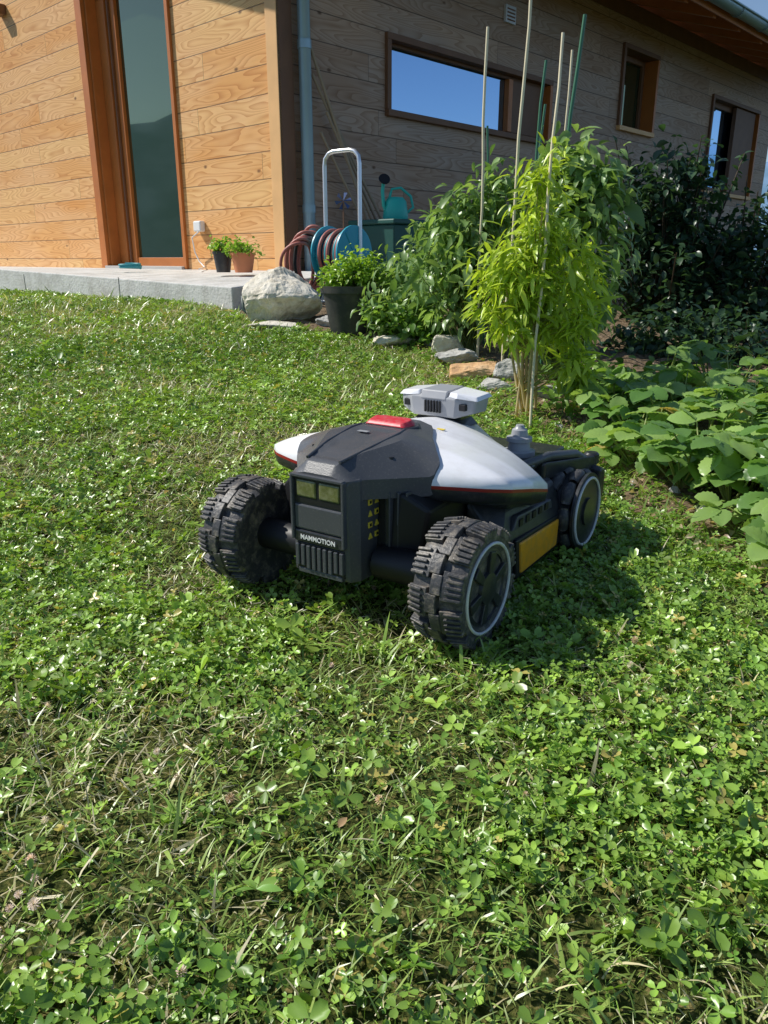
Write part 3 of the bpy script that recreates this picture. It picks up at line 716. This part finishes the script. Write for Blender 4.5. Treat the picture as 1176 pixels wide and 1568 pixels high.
hull('camera_neck',P_([(x,y,z) for x,y,z in ((-.05,.35,.275),(.05,.35,.275),(-.05,.42,.265),(.05,.42,.265),(-.035,.36,.312),(.035,.36,.312),(-.035,.4,.312),(.035,.4,.312))]),deep,cm_,.005)
hull('camera_base_ring',P_([(x,y,z) for x,y,z in ((-.075,.335,.288),(.075,.335,.288),(-.075,.42,.28),(.075,.42,.28),(-.06,.345,.300),(.06,.345,.300),(-.06,.41,.3),(.06,.41,.3))]),blk,cm_,.004)
hull('camera_body',P_([(x,y,z) for x,y,z in ((-.055,.325,.305),(.055,.325,.305),(-.060,.322,.348),(.060,.322,.348),(-.10,.345,.318),(.10,.345,.318),(-.104,.345,.345),(.104,.345,.345),(-.10,.41,.315),(.10,.41,.315),(-.104,.415,.35),(.104,.415,.35),(-.05,.335,.357),(.05,.335,.357))]),greym,cm_,.005,3)
for s in (-1,1):
    hull('camera_cap_%d'%s,P_([(s*x,y,z) for x,y,z in ((.040,.326,.352),(.064,.322,.350),(.110,.342,.345),(.111,.418,.348),(.034,.418,.352),(.042,.330,.362),(.062,.328,.361),(.104,.350,.354),(.104,.412,.356),(.036,.412,.364))]),whitem,cm_,.003)
hull('camera_cap_centre',P_([(x,y,z) for x,y,z in ((-.036,.320,.345),(.036,.320,.345),(-.033,.418,.352),(.033,.418,.352),(-.036,.330,.364),(.036,.330,.364),(-.033,.412,.366),(.033,.412,.366))]),greym,cm_,.003)
for k in range(6): box('camera_vent_%d'%k,-.022+k*.008,-.0185+k*.008,.3185-.37,.326-.37,.316-.275,.342-.275,deep,cm_,0)
for s in (-1,1): hull('camera_socket_%d'%s,P_([(s*x,y,z) for x in (.068,.086) for y,z in ((.327,.324),(.35,.324),(.327,.339),(.35,.339))]),deep,cm_,.002)

# ---------------------------------------------------------------- plants
plm=mat_leaf('plant_leaf',.36,.34,.55)
narrow=leaf_tmpl(.21,.35,.30,4,.4); oval=leaf_tmpl(.58,.3,.3,4,.5); mid=leaf_tmpl(.42,.3,.45,4,.4); big=serr_tmpl()
def cm(n,A,B,f,jit=.12):
    c=np.array(A)[None]*(1-f[:,None])+np.array(B)[None]*f[:,None]; return np.clip(c*(1+jit*rng.standard_normal(n))[:,None],.004,1)
def blob_foliage(acc,c,r,nclump,per,tmpl,L,A,B,pm=-.2,ps=.5,spread=.035,base=None,stemcol=(.18,.23,.07),shell=.45,sr=.003):
    c=np.array(c);r=np.array(r)
    for k in range(nclump):
        d=rng.standard_normal(3); d/=np.linalg.norm(d); rr=rng.uniform(shell,1.05)+(.35 if rng.random()<.08 else 0)
        p=c+d*r*rr
        if p[2]<float(H(p[0],p[1]))+.02: p[2]=float(H(p[0],p[1]))+.02+rng.random()*.05
        if base is not None and k%2==0:
            b0=np.array(base)+np.array([rng.normal(0,.02),rng.normal(0,.02),0]); m_=(b0+p)/2+np.array([0,0,.05])*rng.random()+np.array([rng.normal(0,.02),rng.normal(0,.02),0])
            acc.tube(b0,m_,sr*1.4,sr,stemcol); acc.tube(m_,p,sr,sr*.5,stemcol)
        n=int(per*rng.uniform(.6,1.4)); off=rng.normal(0,spread,(n,3)); pos=p+off
        outyaw=math.atan2(-d[0],d[1])
        yaw=outyaw+rng.normal(0,1.3,n)
        f=np.clip(rng.random()*.7+rng.random(n)*.4,0,1)
        acc.scatter(tmpl[0],tmpl[1],pos,yaw,rng.normal(pm,ps,n),rng.normal(0,.45,n),rng.lognormal(math.log(L),.25,n),cm(n,A,B,f))
a=Acc(); base=(.48,2.62,float(H(.48,2.62)))
YG=(.24,.36,.03),(.60,.72,.09)
for c,r,n in (((.495,2.62,.84),(.045,.06,.11),14),((.485,2.62,.69),(.08,.09,.10),22),((.40,2.6,.56),(.10,.10,.10),28),((.57,2.62,.58),(.11,.10,.12),30),
              ((.40,2.6,.42),(.12,.10,.07),24),((.585,2.6,.40),(.13,.11,.08),26),((.63,2.55,.25),(.05,.06,.06),13),((.66,2.65,.47),(.08,.08,.10),15),((.49,2.6,.48),(.06,.08,.12),16)):
    blob_foliage(a,c,r,n,14,narrow,.055,YG[0],YG[1],-.35,.5,.022,base=(base[0],base[1],min(c[2]-.08,.40)),stemcol=(.36,.38,.12),shell=.25,sr=.002)
for k in range(9):
    top=(.48+rng.normal(0,.06),2.62+rng.normal(0,.04),rng.uniform(.45,.8)); b0=(.48+rng.normal(0,.018),2.62+rng.normal(0,.015),base[2]-.02)
    a.tube(b0,top,.006,.003,(.62,.52,.30))
a.finish('pepper_plant',plm)
TA,TB=(.09,.19,.05),(.34,.48,.17)
for nm,blobs,b0 in (('tomato_plant',(((.76,3.15,.80),(.12,.13,.20),56),((.74,3.1,.55),(.15,.15,.22),62),((.68,3.2,.95),(.08,.1,.08),16),((.70,3.2,.35),(.17,.15,.16),42)),(.70,3.15,.12)),
                    ('tomato_plant',(((.40,3.75,.74),(.15,.16,.15),50),((.35,3.7,.5),(.20,.2,.22),84),((.55,3.8,.86),(.10,.12,.14),30),((.30,3.8,.80),(.05,.06,.10),8)),(.4,3.75,.17)),
                    ('tomato_plant',(((.18,4.2,.50),(.15,.17,.14),54),((.12,4.1,.38),(.18,.2,.14),66),((.30,4.4,.66),(.13,.16,.15),40)),(.14,4.2,.2))):
    a=Acc()
    for c,r,n in blobs: blob_foliage(a,c,r,n,13,mid,.055,TA,TB,-.3,.55,.040,base=b0,shell=.3)
    a.finish(nm,plm)
a=Acc()
for c,r,n in (((.12,4.0,.30),(.2,.12,.09),60),((.26,3.9,.25),(.08,.08,.07),24),((.66,2.72,.13),(.08,.08,.04),10),((.9,2.9,.12),(.25,.2,.1),50)):
    blob_foliage(a,c,r,n,9,oval,.035,(.10,.22,.035),(.26,.42,.08),0,.5,.03)
a.finish('herb_patch',plm)
a=Acc(); n=220; px=-.0+rng.normal(0,.05,n);py=4.6+rng.normal(0,.08,n); L=rng.uniform(.22,.44,n)
a.scatter(blT,blF,np.stack([px,py,H(px,py)],1),rng.random(n)*6.28,rng.uniform(1.0,1.55,n),rng.normal(0,.2,n),np.stack([L*.25,L,L],1),cm(n,(.12,.24,.05),(.27,.45,.1),rng.random(n)))
a.finish('chive_clump',plm)
for nm,blobs,b0 in (('dark_shrub',(((1.64,4.75,.92),(.28,.26,.30),115),((1.75,4.7,.5),(.36,.3,.35),160),((1.5,4.8,.6),(.22,.25,.35),85)),(1.7,4.8,-.05)),
                    ('dark_shrub',(((2.16,4.8,.66),(.24,.26,.24),80),((2.1,4.7,.34),(.30,.3,.3),120),((2.42,4.9,.82),(.13,.2,.18),36)),(2.15,4.8,-.1)),
                    ('dark_shrub',(((1.30,3.75,.22),(.22,.2,.13),60),((1.65,3.75,.20),(.28,.2,.18),90),((2.05,3.85,.16),(.28,.2,.2),80)),(1.7,3.8,.05))):
    a=Acc(); low=b0[1]<4
    for c,r,n in blobs: blob_foliage(a,c,r,n,11,oval,.050 if not low else .04,(.022,.055,.028),(.06,.12,.055),-.1,.55,.045,base=b0,stemcol=(.1,.075,.05),sr=.005 if not low else .003,shell=.3)
    for k in range(0 if low else 16):
        tp=(b0[0]+rng.normal(0,.27),b0[1]+rng.normal(0,.15),rng.uniform(.85,1.26)-(.15 if b0[0]>2 else 0)); a.tube(b0,tp,.007,.003,(.1,.075,.05))
        m=16; tt=rng.uniform(.55,1,m); pos=np.array(b0)+(np.array(tp)-np.array(b0))*tt[:,None]
        a.scatter(oval[0],oval[1],pos,rng.random(m)*6.28,rng.normal(.1,.5,m),rng.normal(0,.4,m),rng.uniform(.04,.06,m),cm(m,(.03,.07,.035),(.08,.15,.07),rng.random(m)))
    a.finish(nm,plm)
# broad-leaved strawberry bed
a=Acc()
spots=[(.78,2.12),(.9,2.0),(1.0,2.25),(.95,1.75),(1.1,1.95),(1.2,2.3),(1.3,2.1),(.85,2.4),(1.05,2.55),(1.3,2.6),(1.1,1.6),(1.25,1.75),(.92,1.56),(1.0,1.42),(1.45,2.4),(1.45,1.95),(.80,2.6),(1.5,2.8),(1.05,2.9),(1.3,3.1),(1.15,1.3),(1.35,1.5),
 (.78,1.95),(.86,1.82),(.88,1.66),(.76,2.3),(.86,1.95),(1.0,1.85),(1.0,2.05),(.92,2.2),(1.15,2.12),(1.02,1.58),(1.15,2.42),(.95,2.5),(.72,2.1),(.94,1.88),(.82,2.2),(1.06,1.75),(.95,1.62),(1.2,2.0),(.74,2.5),(.9,2.75),(1.25,2.85)]
for sx,sy in spots:
    sx+=rng.normal(0,.02); hz=float(H(sx,sy)); m=int(rng.integers(10,14))
    for k in range(m):
        ang=rng.random()*6.28; rr=rng.uniform(.03,.14); hh=rng.uniform(.05,.19)*(.65 if sy<1.75 else 1)*(.8 if sx<.82 else 1)
        tip=np.array([sx+rr*math.cos(ang),sy+rr*math.sin(ang),hz+hh])
        a.tube((sx,sy,hz),tip,.003,.002,(.42,.48,.18))
        L=rng.uniform(.052,.088); yaw0=ang-math.pi/2; f=rng.random()
        old=rng.random()<.035
        if old: L*=.7
        A,B=((.5,.42,.1),(.6,.45,.2)) if old else ((.12,.255,.055),(.34,.50,.14))
        a.scatter(big[0],big[1],np.tile(tip,(3,1)),yaw0+np.array([-1.25,0,1.25])+rng.normal(0,.1,3),np.full(3,rng.normal(.05,.25))+rng.normal(0,.15,3),rng.normal(0,.32,3),np.array([L*.85,L,L*.85]),cm(3,A,B,np.full(3,f),.06))
a.finish('strawberry_patch',plm)
a=Acc()
for k in range(190):
    y=rng.uniform(.9,3.3); x=float(edge(y))+rng.uniform(-.02,.14); n=int(rng.integers(4,10))
    px=x+rng.normal(0,.02,n);py=y+rng.normal(0,.02,n);L=rng.uniform(.03,.08,n)
    a.scatter(bwT,bwF,np.stack([px,py,H(px,py)],1),rng.random(n)*6.28,rng.uniform(.4,1.4,n),rng.normal(0,.3,n),np.stack([L*.6,L,L],1),cm(n,(.17,.3,.05),(.42,.5,.16),rng.random(n)))
n=1100; y=rng.uniform(.8,4.2,n); x=edge(y)+rng.uniform(0,.5,n)
a.scatter(dT,dF,np.stack([x,y,H(x,y)+.02],1),rng.random(n)*6.28,rng.normal(0,.4,n),rng.normal(0,.6,n),rng.uniform(.010,.026,n),cm(n,(.34,.22,.12),(.66,.54,.36),rng.random(n)))
n=1300; y=rng.uniform(.7,4.0,n); x=edge(y)+np.abs(rng.normal(0,.10,n))-.02
a.scatter(clT,clF,np.stack([x,y,H(x,y)+rng.uniform(.01,.03,n)],1),rng.random(n)*6.28,rng.normal(0,.4,n),rng.normal(0,.4,n),rng.uniform(.008,.014,n),cm(n,(.14,.28,.045),(.3,.46,.09),rng.random(n)))
a.finish('border_weeds',plm)
a=Acc()
for c,r,n in (((2.6,4.2,.05),(.5,.3,.2),90),((1.9,3.2,.02),(.35,.3,.12),80)):
    blob_foliage(a,c,r,n,10,oval,.045,(.05,.11,.03),(.12,.22,.06),0,.5,.04)
a.finish('low_shrub',plm)
a=Acc()
for k in range(26):
    x=rng.uniform(13,34); y=rng.uniform(20,34); hz=float(H(x,y)); hh=rng.uniform(2.5,4.5)
    a.tube((x,y,hz-.5),(x,y,hz+hh*.5),.15,.08,(.12,.09,.06))
    blob_foliage(a,(x,y,hz+hh*.6),(hh*.3,hh*.3,hh*.4),60,14,oval,.35,(.06,.13,.05),(.15,.27,.10),0,.5,.3)
a.finish('distant_trees',plm)

# ---------------------------------------------------------------- stakes
bam=mat_basic('bamboo',(.78,.68,.46),.5,var=.2,vscale=15); grn=mat_basic('green_stake',(.05,.17,.09),.4)
def stake(b_,t_,r,mat):
    pts=[]; B=Vector(b_);T=Vector(t_)
    for i in range(9):
        q=B.lerp(T,i/8); pts.append((q.x+.004*math.sin(i*1.7+B.x*30),q.y,q.z))
    return tube_curve('garden_stake',pts,r,mat)
for b_,t_,r,m_ in (((.43,3.6,.1),(.42,3.6,1.50),.006,bam),((.50,3.3,.1),(.545,3.3,1.62),.006,bam),((.475,2.48,.05),(.527,2.60,1.235),.0045,bam),
    ((.66,3.3,.1),(.745,3.3,1.465),.007,grn),((.61,3.6,.1),(.668,3.6,1.38),.006,grn),((.74,3.7,.1),(.80,3.7,1.44),.005,bam),((.62,3.5,.1),(.655,3.5,1.20),.005,grn),((.5,3.9,.1),(.475,3.9,1.18),.005,grn)):
    stake(b_,t_,r,m_)

# ---------------------------------------------------------------- rocks
def mat_stone(name,a_,b_,c_):
    m=bpy.data.materials.new(name); t=NT(m)
    tc=t.n('ShaderNodeTexCoord').outputs['Object']
    n1=t.n('ShaderNodeTexNoise',{'Vector':tc,'Scale':9.0,'Detail':10.0,'Roughness':.7}).outputs[0]
    n2=t.n('ShaderNodeTexNoise',{'Vector':tc,'Scale':40.0,'Detail':6.0}).outputs[0]
    c=t.ramp(n1,[(.34,c_),(.46,a_),(.66,b_)])
    p=t.n('ShaderNodeBsdfPrincipled',{0:c,'Roughness':.9,'Specular IOR Level':.2})
    h=t.m('ADD',t.m('MULTIPLY',n2,.4),n1)
    bb=t.n('ShaderNodeBump',{'Strength':.7,'Distance':.02,'Height':h}); t.t.links.new(bb.outputs[0],p.inputs['Normal'])
    t.out(p.outputs[0]); return m
stone=mat_stone('pale_stone',(.72,.66,.54),(.85,.80,.70),(.46,.41,.31))
stoneo=mat_stone('ochre_stone',(.66,.40,.2),(.75,.52,.32),(.4,.24,.14))
stoneg=mat_stone('grey_stone',(.46,.45,.42),(.6,.58,.54),(.28,.27,.25))
def rock(name,c,s,mat,seed,sub=4,rough=.2,rz=0,lo=.55,npl=16):
    bm=bmesh.new(); rr=random.Random(seed)
    pts=[]
    for k in range(npl):
        d=Vector((rr.gauss(0,1),rr.gauss(0,1),rr.gauss(0,1))).normalized()
        m_=max(abs(d.x),abs(d.y),abs(d.z)); d=d*(.55/m_+.42)*rr.uniform(.85,1.05); pts.append(bm.verts.new(d))
    bmesh.ops.convex_hull(bm,input=pts)
    for v in [v for v in bm.verts if not v.link_faces]: bm.verts.remove(v)
    bmesh.ops.triangulate(bm,faces=bm.faces[:])
    bmesh.ops.bevel(bm,geom=bm.edges[:],offset=.07,segments=1,affect='EDGES',clamp_overlap=True)
    bmesh.ops.triangulate(bm,faces=bm.faces[:])
    for _ in range(sub-1): bmesh.ops.subdivide_edges(bm,edges=bm.edges[:],cuts=1,use_grid_fill=True)
    for v in bm.verts:
        n_=v.co.normalized()
        v.co+=n_*(rough*.35*mnoise.noise(v.co*2.2+Vector((seed,0,0)))+.05*mnoise.noise(v.co*6+Vector((0,seed,0)))+.015*mnoise.noise(v.co*16))
        v.co=Vector((v.co.x*s[0],v.co.y*s[1],v.co.z*s[2]))
    bmesh.ops.recalc_face_normals(bm,faces=bm.faces[:])
    return bm_obj(name,bm,mat,None,False,loc=c,rot=(0,0,rz))
rock('boulder',(-.60,4.68,.375),(.245,.21,.20),stone,77,4,.25,.2,npl=26)
rock('border_rock',(-.62,4.42,.24),(.17,.09,.035),stone,5)
rock('border_rock',(-.3,4.45,.25),(.10,.08,.05),stoneg,9)
rock('border_rock',(.05,3.97,.205),(.12,.08,.035),stone,11)
rock('border_rock',(.30,3.72,.21),(.09,.08,.07),stone,12)
rock('border_rock',(.32,3.50,.18),(.11,.08,.04),stoneg,13)
rock('border_rock',(.375,3.22,.155),(.12,.09,.045),stoneo,14)
rock('border_rock',(.50,3.16,.16),(.075,.06,.06),stoneg,15)
rock('border_rock',(.42,2.98,.13),(.075,.06,.035),stoneg,16)
rock('border_rock',(.62,2.85,.13),(.09,.05,.03),stoneg,17)
rock('border_rock',(.24,3.9,.2),(.06,.05,.03),stoneg,28)
for k in range(7):
    y=rng.uniform(1.6,3.0); x=float(edge(y))+rng.uniform(.03,.15); rock('border_rock',(x,y,float(H(x,y))+.012),(rng.uniform(.012,.03),rng.uniform(.012,.025),.012),stoneg,40+k,2,npl=10)

# ---------------------------------------------------------------- pots
potb=mat_basic('black_pot',(.03,.03,.033),.5,dirt=(.18,.16,.12),dirtamt=.4); terra=mat_basic('terracotta',(.60,.22,.10),.8,var=.2,vscale=10)
def pot(name,c,r,h,mat,foli):
    e=empty(name,c)
    lathe('pot_body',[(0,r*.68),(h*.86,r*.93),(h*.86,r),(h,r*1.02),(h,r*.93),(h*.88,r*.9),(h*.86,.001)],mat,e,36)
    lathe('pot_soil',[(h*.87,r*.88),(h*.9,.002)],soilm,e,24,cap=False)
    a=Acc(); foli(a,c,r,h); o=a.finish('foliage',plm,e); o.location=(-c[0],-c[1],-c[2])
def f_big(a,c,r,h):
    for dx,dz,rr,n in ((0,.05,.15,80),(-.08,.04,.1,35),(.09,.05,.11,40),(.05,.12,.09,30)):
        blob_foliage(a,(c[0]+dx,c[1],c[2]+h+dz),(rr,rr*.9,rr*.5),n,12,oval,.024,(.17,.32,.03),(.42,.6,.08),.1,.5,.02,base=(c[0],c[1],c[2]+h*.9),sr=.002)
pot('potted_herb',(-.175,4.28,.215),.165,.25,potb,f_big)
def f_s(a,c,r,h): blob_foliage(a,(c[0],c[1],c[2]+h+.03),(r*1.2,r*1.1,.06),40,10,oval,.026,(.15,.3,.03),(.34,.54,.08),.1,.5,.018,base=(c[0],c[1],c[2]+h*.9),sr=.0015)
pot('potted_plant',(-1.04,5.98,.505),.092,.14,terra,f_s)
pot('potted_plant',(-1.21,6.08,.505),.075,.15,potb,f_s)

# ---------------------------------------------------------------- hose reel trolley
teal=mat_basic('teal_plastic',(.02,.36,.48),.4); redh=mat_basic('red_hose',(.42,.14,.11),.5,var=.2); greenh=mat_basic('teal_hose',(.04,.32,.36),.45)
alu=mat_basic('aluminium_tube',(.8,.81,.83),.3,metal=.7)
hr=empty('hose_reel_trolley',(-.275,5.45,.30),rad(-38))
tube_curve('handle',[(-.150,0,.02),(-.150,0,.88),(-.142,0,.925),(-.11,0,.955),(-.07,0,.965),(.07,0,.965),(.11,0,.955),(.142,0,.925),(.150,0,.88),(.150,0,.02)],.014,alu,hr,res=5)
tube_curve('foot',[(-.15,-.22,.02),(-.15,.15,.02),(.15,.15,.02),(.15,-.22,.02)],.012,alu,hr)
for s in (-.08,.14):
    lathe('drum_flange_%d'%(s*100),[(-.008,.05),(-.008,.165),(-.004,.18),(.006,.18),(.008,.165),(.008,.05)],teal,hr,36,axis='X',loc=(s,-.05,.33),cap=True)
    for k in range(6):
        hull('flange_spoke',[(x_,r_,t_) for x_ in (-.013,.013) for r_,t_ in ((.02,-.012),(.02,.012),(.165,.018),(.165,-.018))],teal,hr,.003,loc=(s,-.05,.33),rot=(k*math.pi/3,0,0))
lathe('drum',[(-.08,.08),(.13,.08)],teal,hr,24,axis='X',loc=(0,-.05,.33))
for k in range(8):
    tube_curve('hose_turn',torus_pts((-.06+k*.025,-.05,.33),.14+.012*math.sin(k*2.1),'X',32),.012,redh if k%3 else greenh,hr,True)
def loop(c,r1,r2,yaw,tilt,m_,nm):
    pts=[]
    M=Matrix.Rotation(yaw,3,'Z')@Matrix.Rotation(tilt,3,'X')
    for i in range(34):
        a_=2*math.pi*i/34; v=M@Vector((r1*math.cos(a_)*(1+.08*math.sin(2*a_+c[0]*40)),.015*math.sin(3*a_),r2*math.sin(a_)))
        pts.append((c[0]+v.x,c[1]+v.y,c[2]+v.z))
    tube_curve(nm,pts,.011,m_,hr,True)
for k in range(8):
    loop((-.17-.008*k,-.1-.016*k,.31-.010*k),.11+.014*math.sin(k*3),.18+.018*math.cos(k*2),.55+.09*k,.06*k,(redh,redh,deep)[k%3],'loose_hose')
lathe('crank',[(0,.012),(.10,.012)],redh,hr,12,axis='X',loc=(-.24,-.05,.46))
dkh=mat_basic('dark_hose',(.03,.06,.05),.5)
gh=tube_curve('garden_hose',[(-.80,4.95,.30),(-.84,4.88,.40),(-.86,4.84,.38),(-.85,4.80,.31),(-.80,4.78,.27),(-.6,4.95,.28),(-.42,4.9,.30),(-.38,4.95,.42),(-.36,5.1,.45),(-.32,5.3,.4)],.010,dkh)
tube_curve('hose_coil',[(-2.19+.09*math.cos(i*.45)+.01*math.sin(i),6.95+.05*math.sin(i*.45),.525+.0012*i) for i in range(34)],.009,greenh)

# ---------------------------------------------------------------- items along eave wall
canm=mat_basic('green_can_plastic',(.03,.5,.40),.4); boxg=mat_basic('dark_green_plastic',(.015,.09,.07),.5)
gb=empty('storage_box',(.10,6.55,.25),rad(46.6))
hull('box_body',[(x,y,z) for x,y,z in ((-.24,-.2,0),(.24,-.2,0),(-.24,.2,0),(.24,.2,0),(-.28,-.23,.6),(.28,-.23,.6),(-.28,.23,.6),(.28,.23,.6))],boxg,gb,.01)
hull('box_lid',[(x,y,z) for x,y in ((-.3,-.25),(.3,-.25),(.3,.25),(-.3,.25)) for z in (.602,.64)],boxg,gb,.01)
wc=empty('watering_can',(.09,6.45,.895),rad(10))
lathe('body',[(0,.095),(.02,.10),(.13,.085),(.16,.06),(.165,.02)],canm,wc,28)
tube_curve('spout',[(-.07,-.02,.04),(-.10,-.03,.10),(-.11,-.04,.20),(-.10,-.04,.28)],.014,canm,wc)
tube_curve('handle',[(.08,0,.04),(.14,0,.09),(.12,0,.17),(.04,0,.23),(-.03,0,.22),(-.05,0,.15)],.011,canm,wc)
lathe('rose',[(0,.012),(.03,.045),(.035,.043)],deep,wc,20,loc=(-.10,-.04,.27),rot=(rad(60),0,0))
lp=empty('leaning_poles',(0,0,0)); opm=mat_basic('old_pole',(.40,.30,.2),.8)
for b_,t_ in (((.20,7.2,.35),(-.55,6.66,1.95)),((.28,7.25,.35),(-.48,6.74,1.8)),((.10,7.1,.35),(-.50,6.70,1.55)),((.05,7.05,.35),(-.60,6.60,2.25)),((.15,7.1,.35),(-.45,6.72,1.7))):
    tube_curve('pole',[b_,t_],.013,opm,lp)
pw=empty('garden_pinwheel',(-.28,5.7,.98)); vb=mat_basic('vane_blue',(.05,.09,.22),.4)
tube_curve('stick',[(0,0,-.7),(0,0,0)],.004,wdark,pw)
for k in range(6):
    a_=k*math.pi/3; hull('vane_%d'%k,[(0,0,0),(.06*math.cos(a_),-.01,.06*math.sin(a_)),(.055*math.cos(a_+.45),.01,.055*math.sin(a_+.45)),(0,.004,0)],vb,pw,0)

# ---------------------------------------------------------------- light, sky, camera
el=rad(45); D_=Vector((.97*math.cos(el),-.24*math.cos(el),-math.sin(el))).normalized()
sd=bpy.data.lights.new('sun','SUN'); sd.energy=5.0; sd.angle=rad(.5); sd.color=(1,.96,.88)
so=bpy.data.objects.new('sun',sd); so.rotation_euler=D_.to_track_quat('-Z','Y').to_euler(); so.location=(-5,3,8); scene.collection.objects.link(so)
w=bpy.data.worlds.new('World'); scene.world=w; w.use_nodes=True; nt=w.node_tree
bg=nt.nodes['Background']; sk=nt.nodes.new('ShaderNodeTexSky'); sk.sky_type='NISHITA'; sk.sun_disc=False
sk.sun_elevation=el; sk.sun_rotation=math.atan2(-.97,.24); sk.altitude=800; sk.air_density=1.0; sk.dust_density=.4; sk.ozone_density=2.0
nt.links.new(sk.outputs[0],bg.inputs[0]); bg.inputs[1].default_value=.115
cd=bpy.data.cameras.new('camera'); cd.sensor_fit='HORIZONTAL'; cd.sensor_width=36; cd.lens=36.06; cd.clip_start=.02; cd.clip_end=20000
co=bpy.data.objects.new('camera',cd); co.location=(0,0,.60); co.rotation_euler=(rad(90-18.2),0,0); scene.collection.objects.link(co); scene.camera=co
scene.view_settings.view_transform='Standard'; scene.view_settings.look='None'; scene.view_settings.exposure=0; scene.view_settings.gamma=1
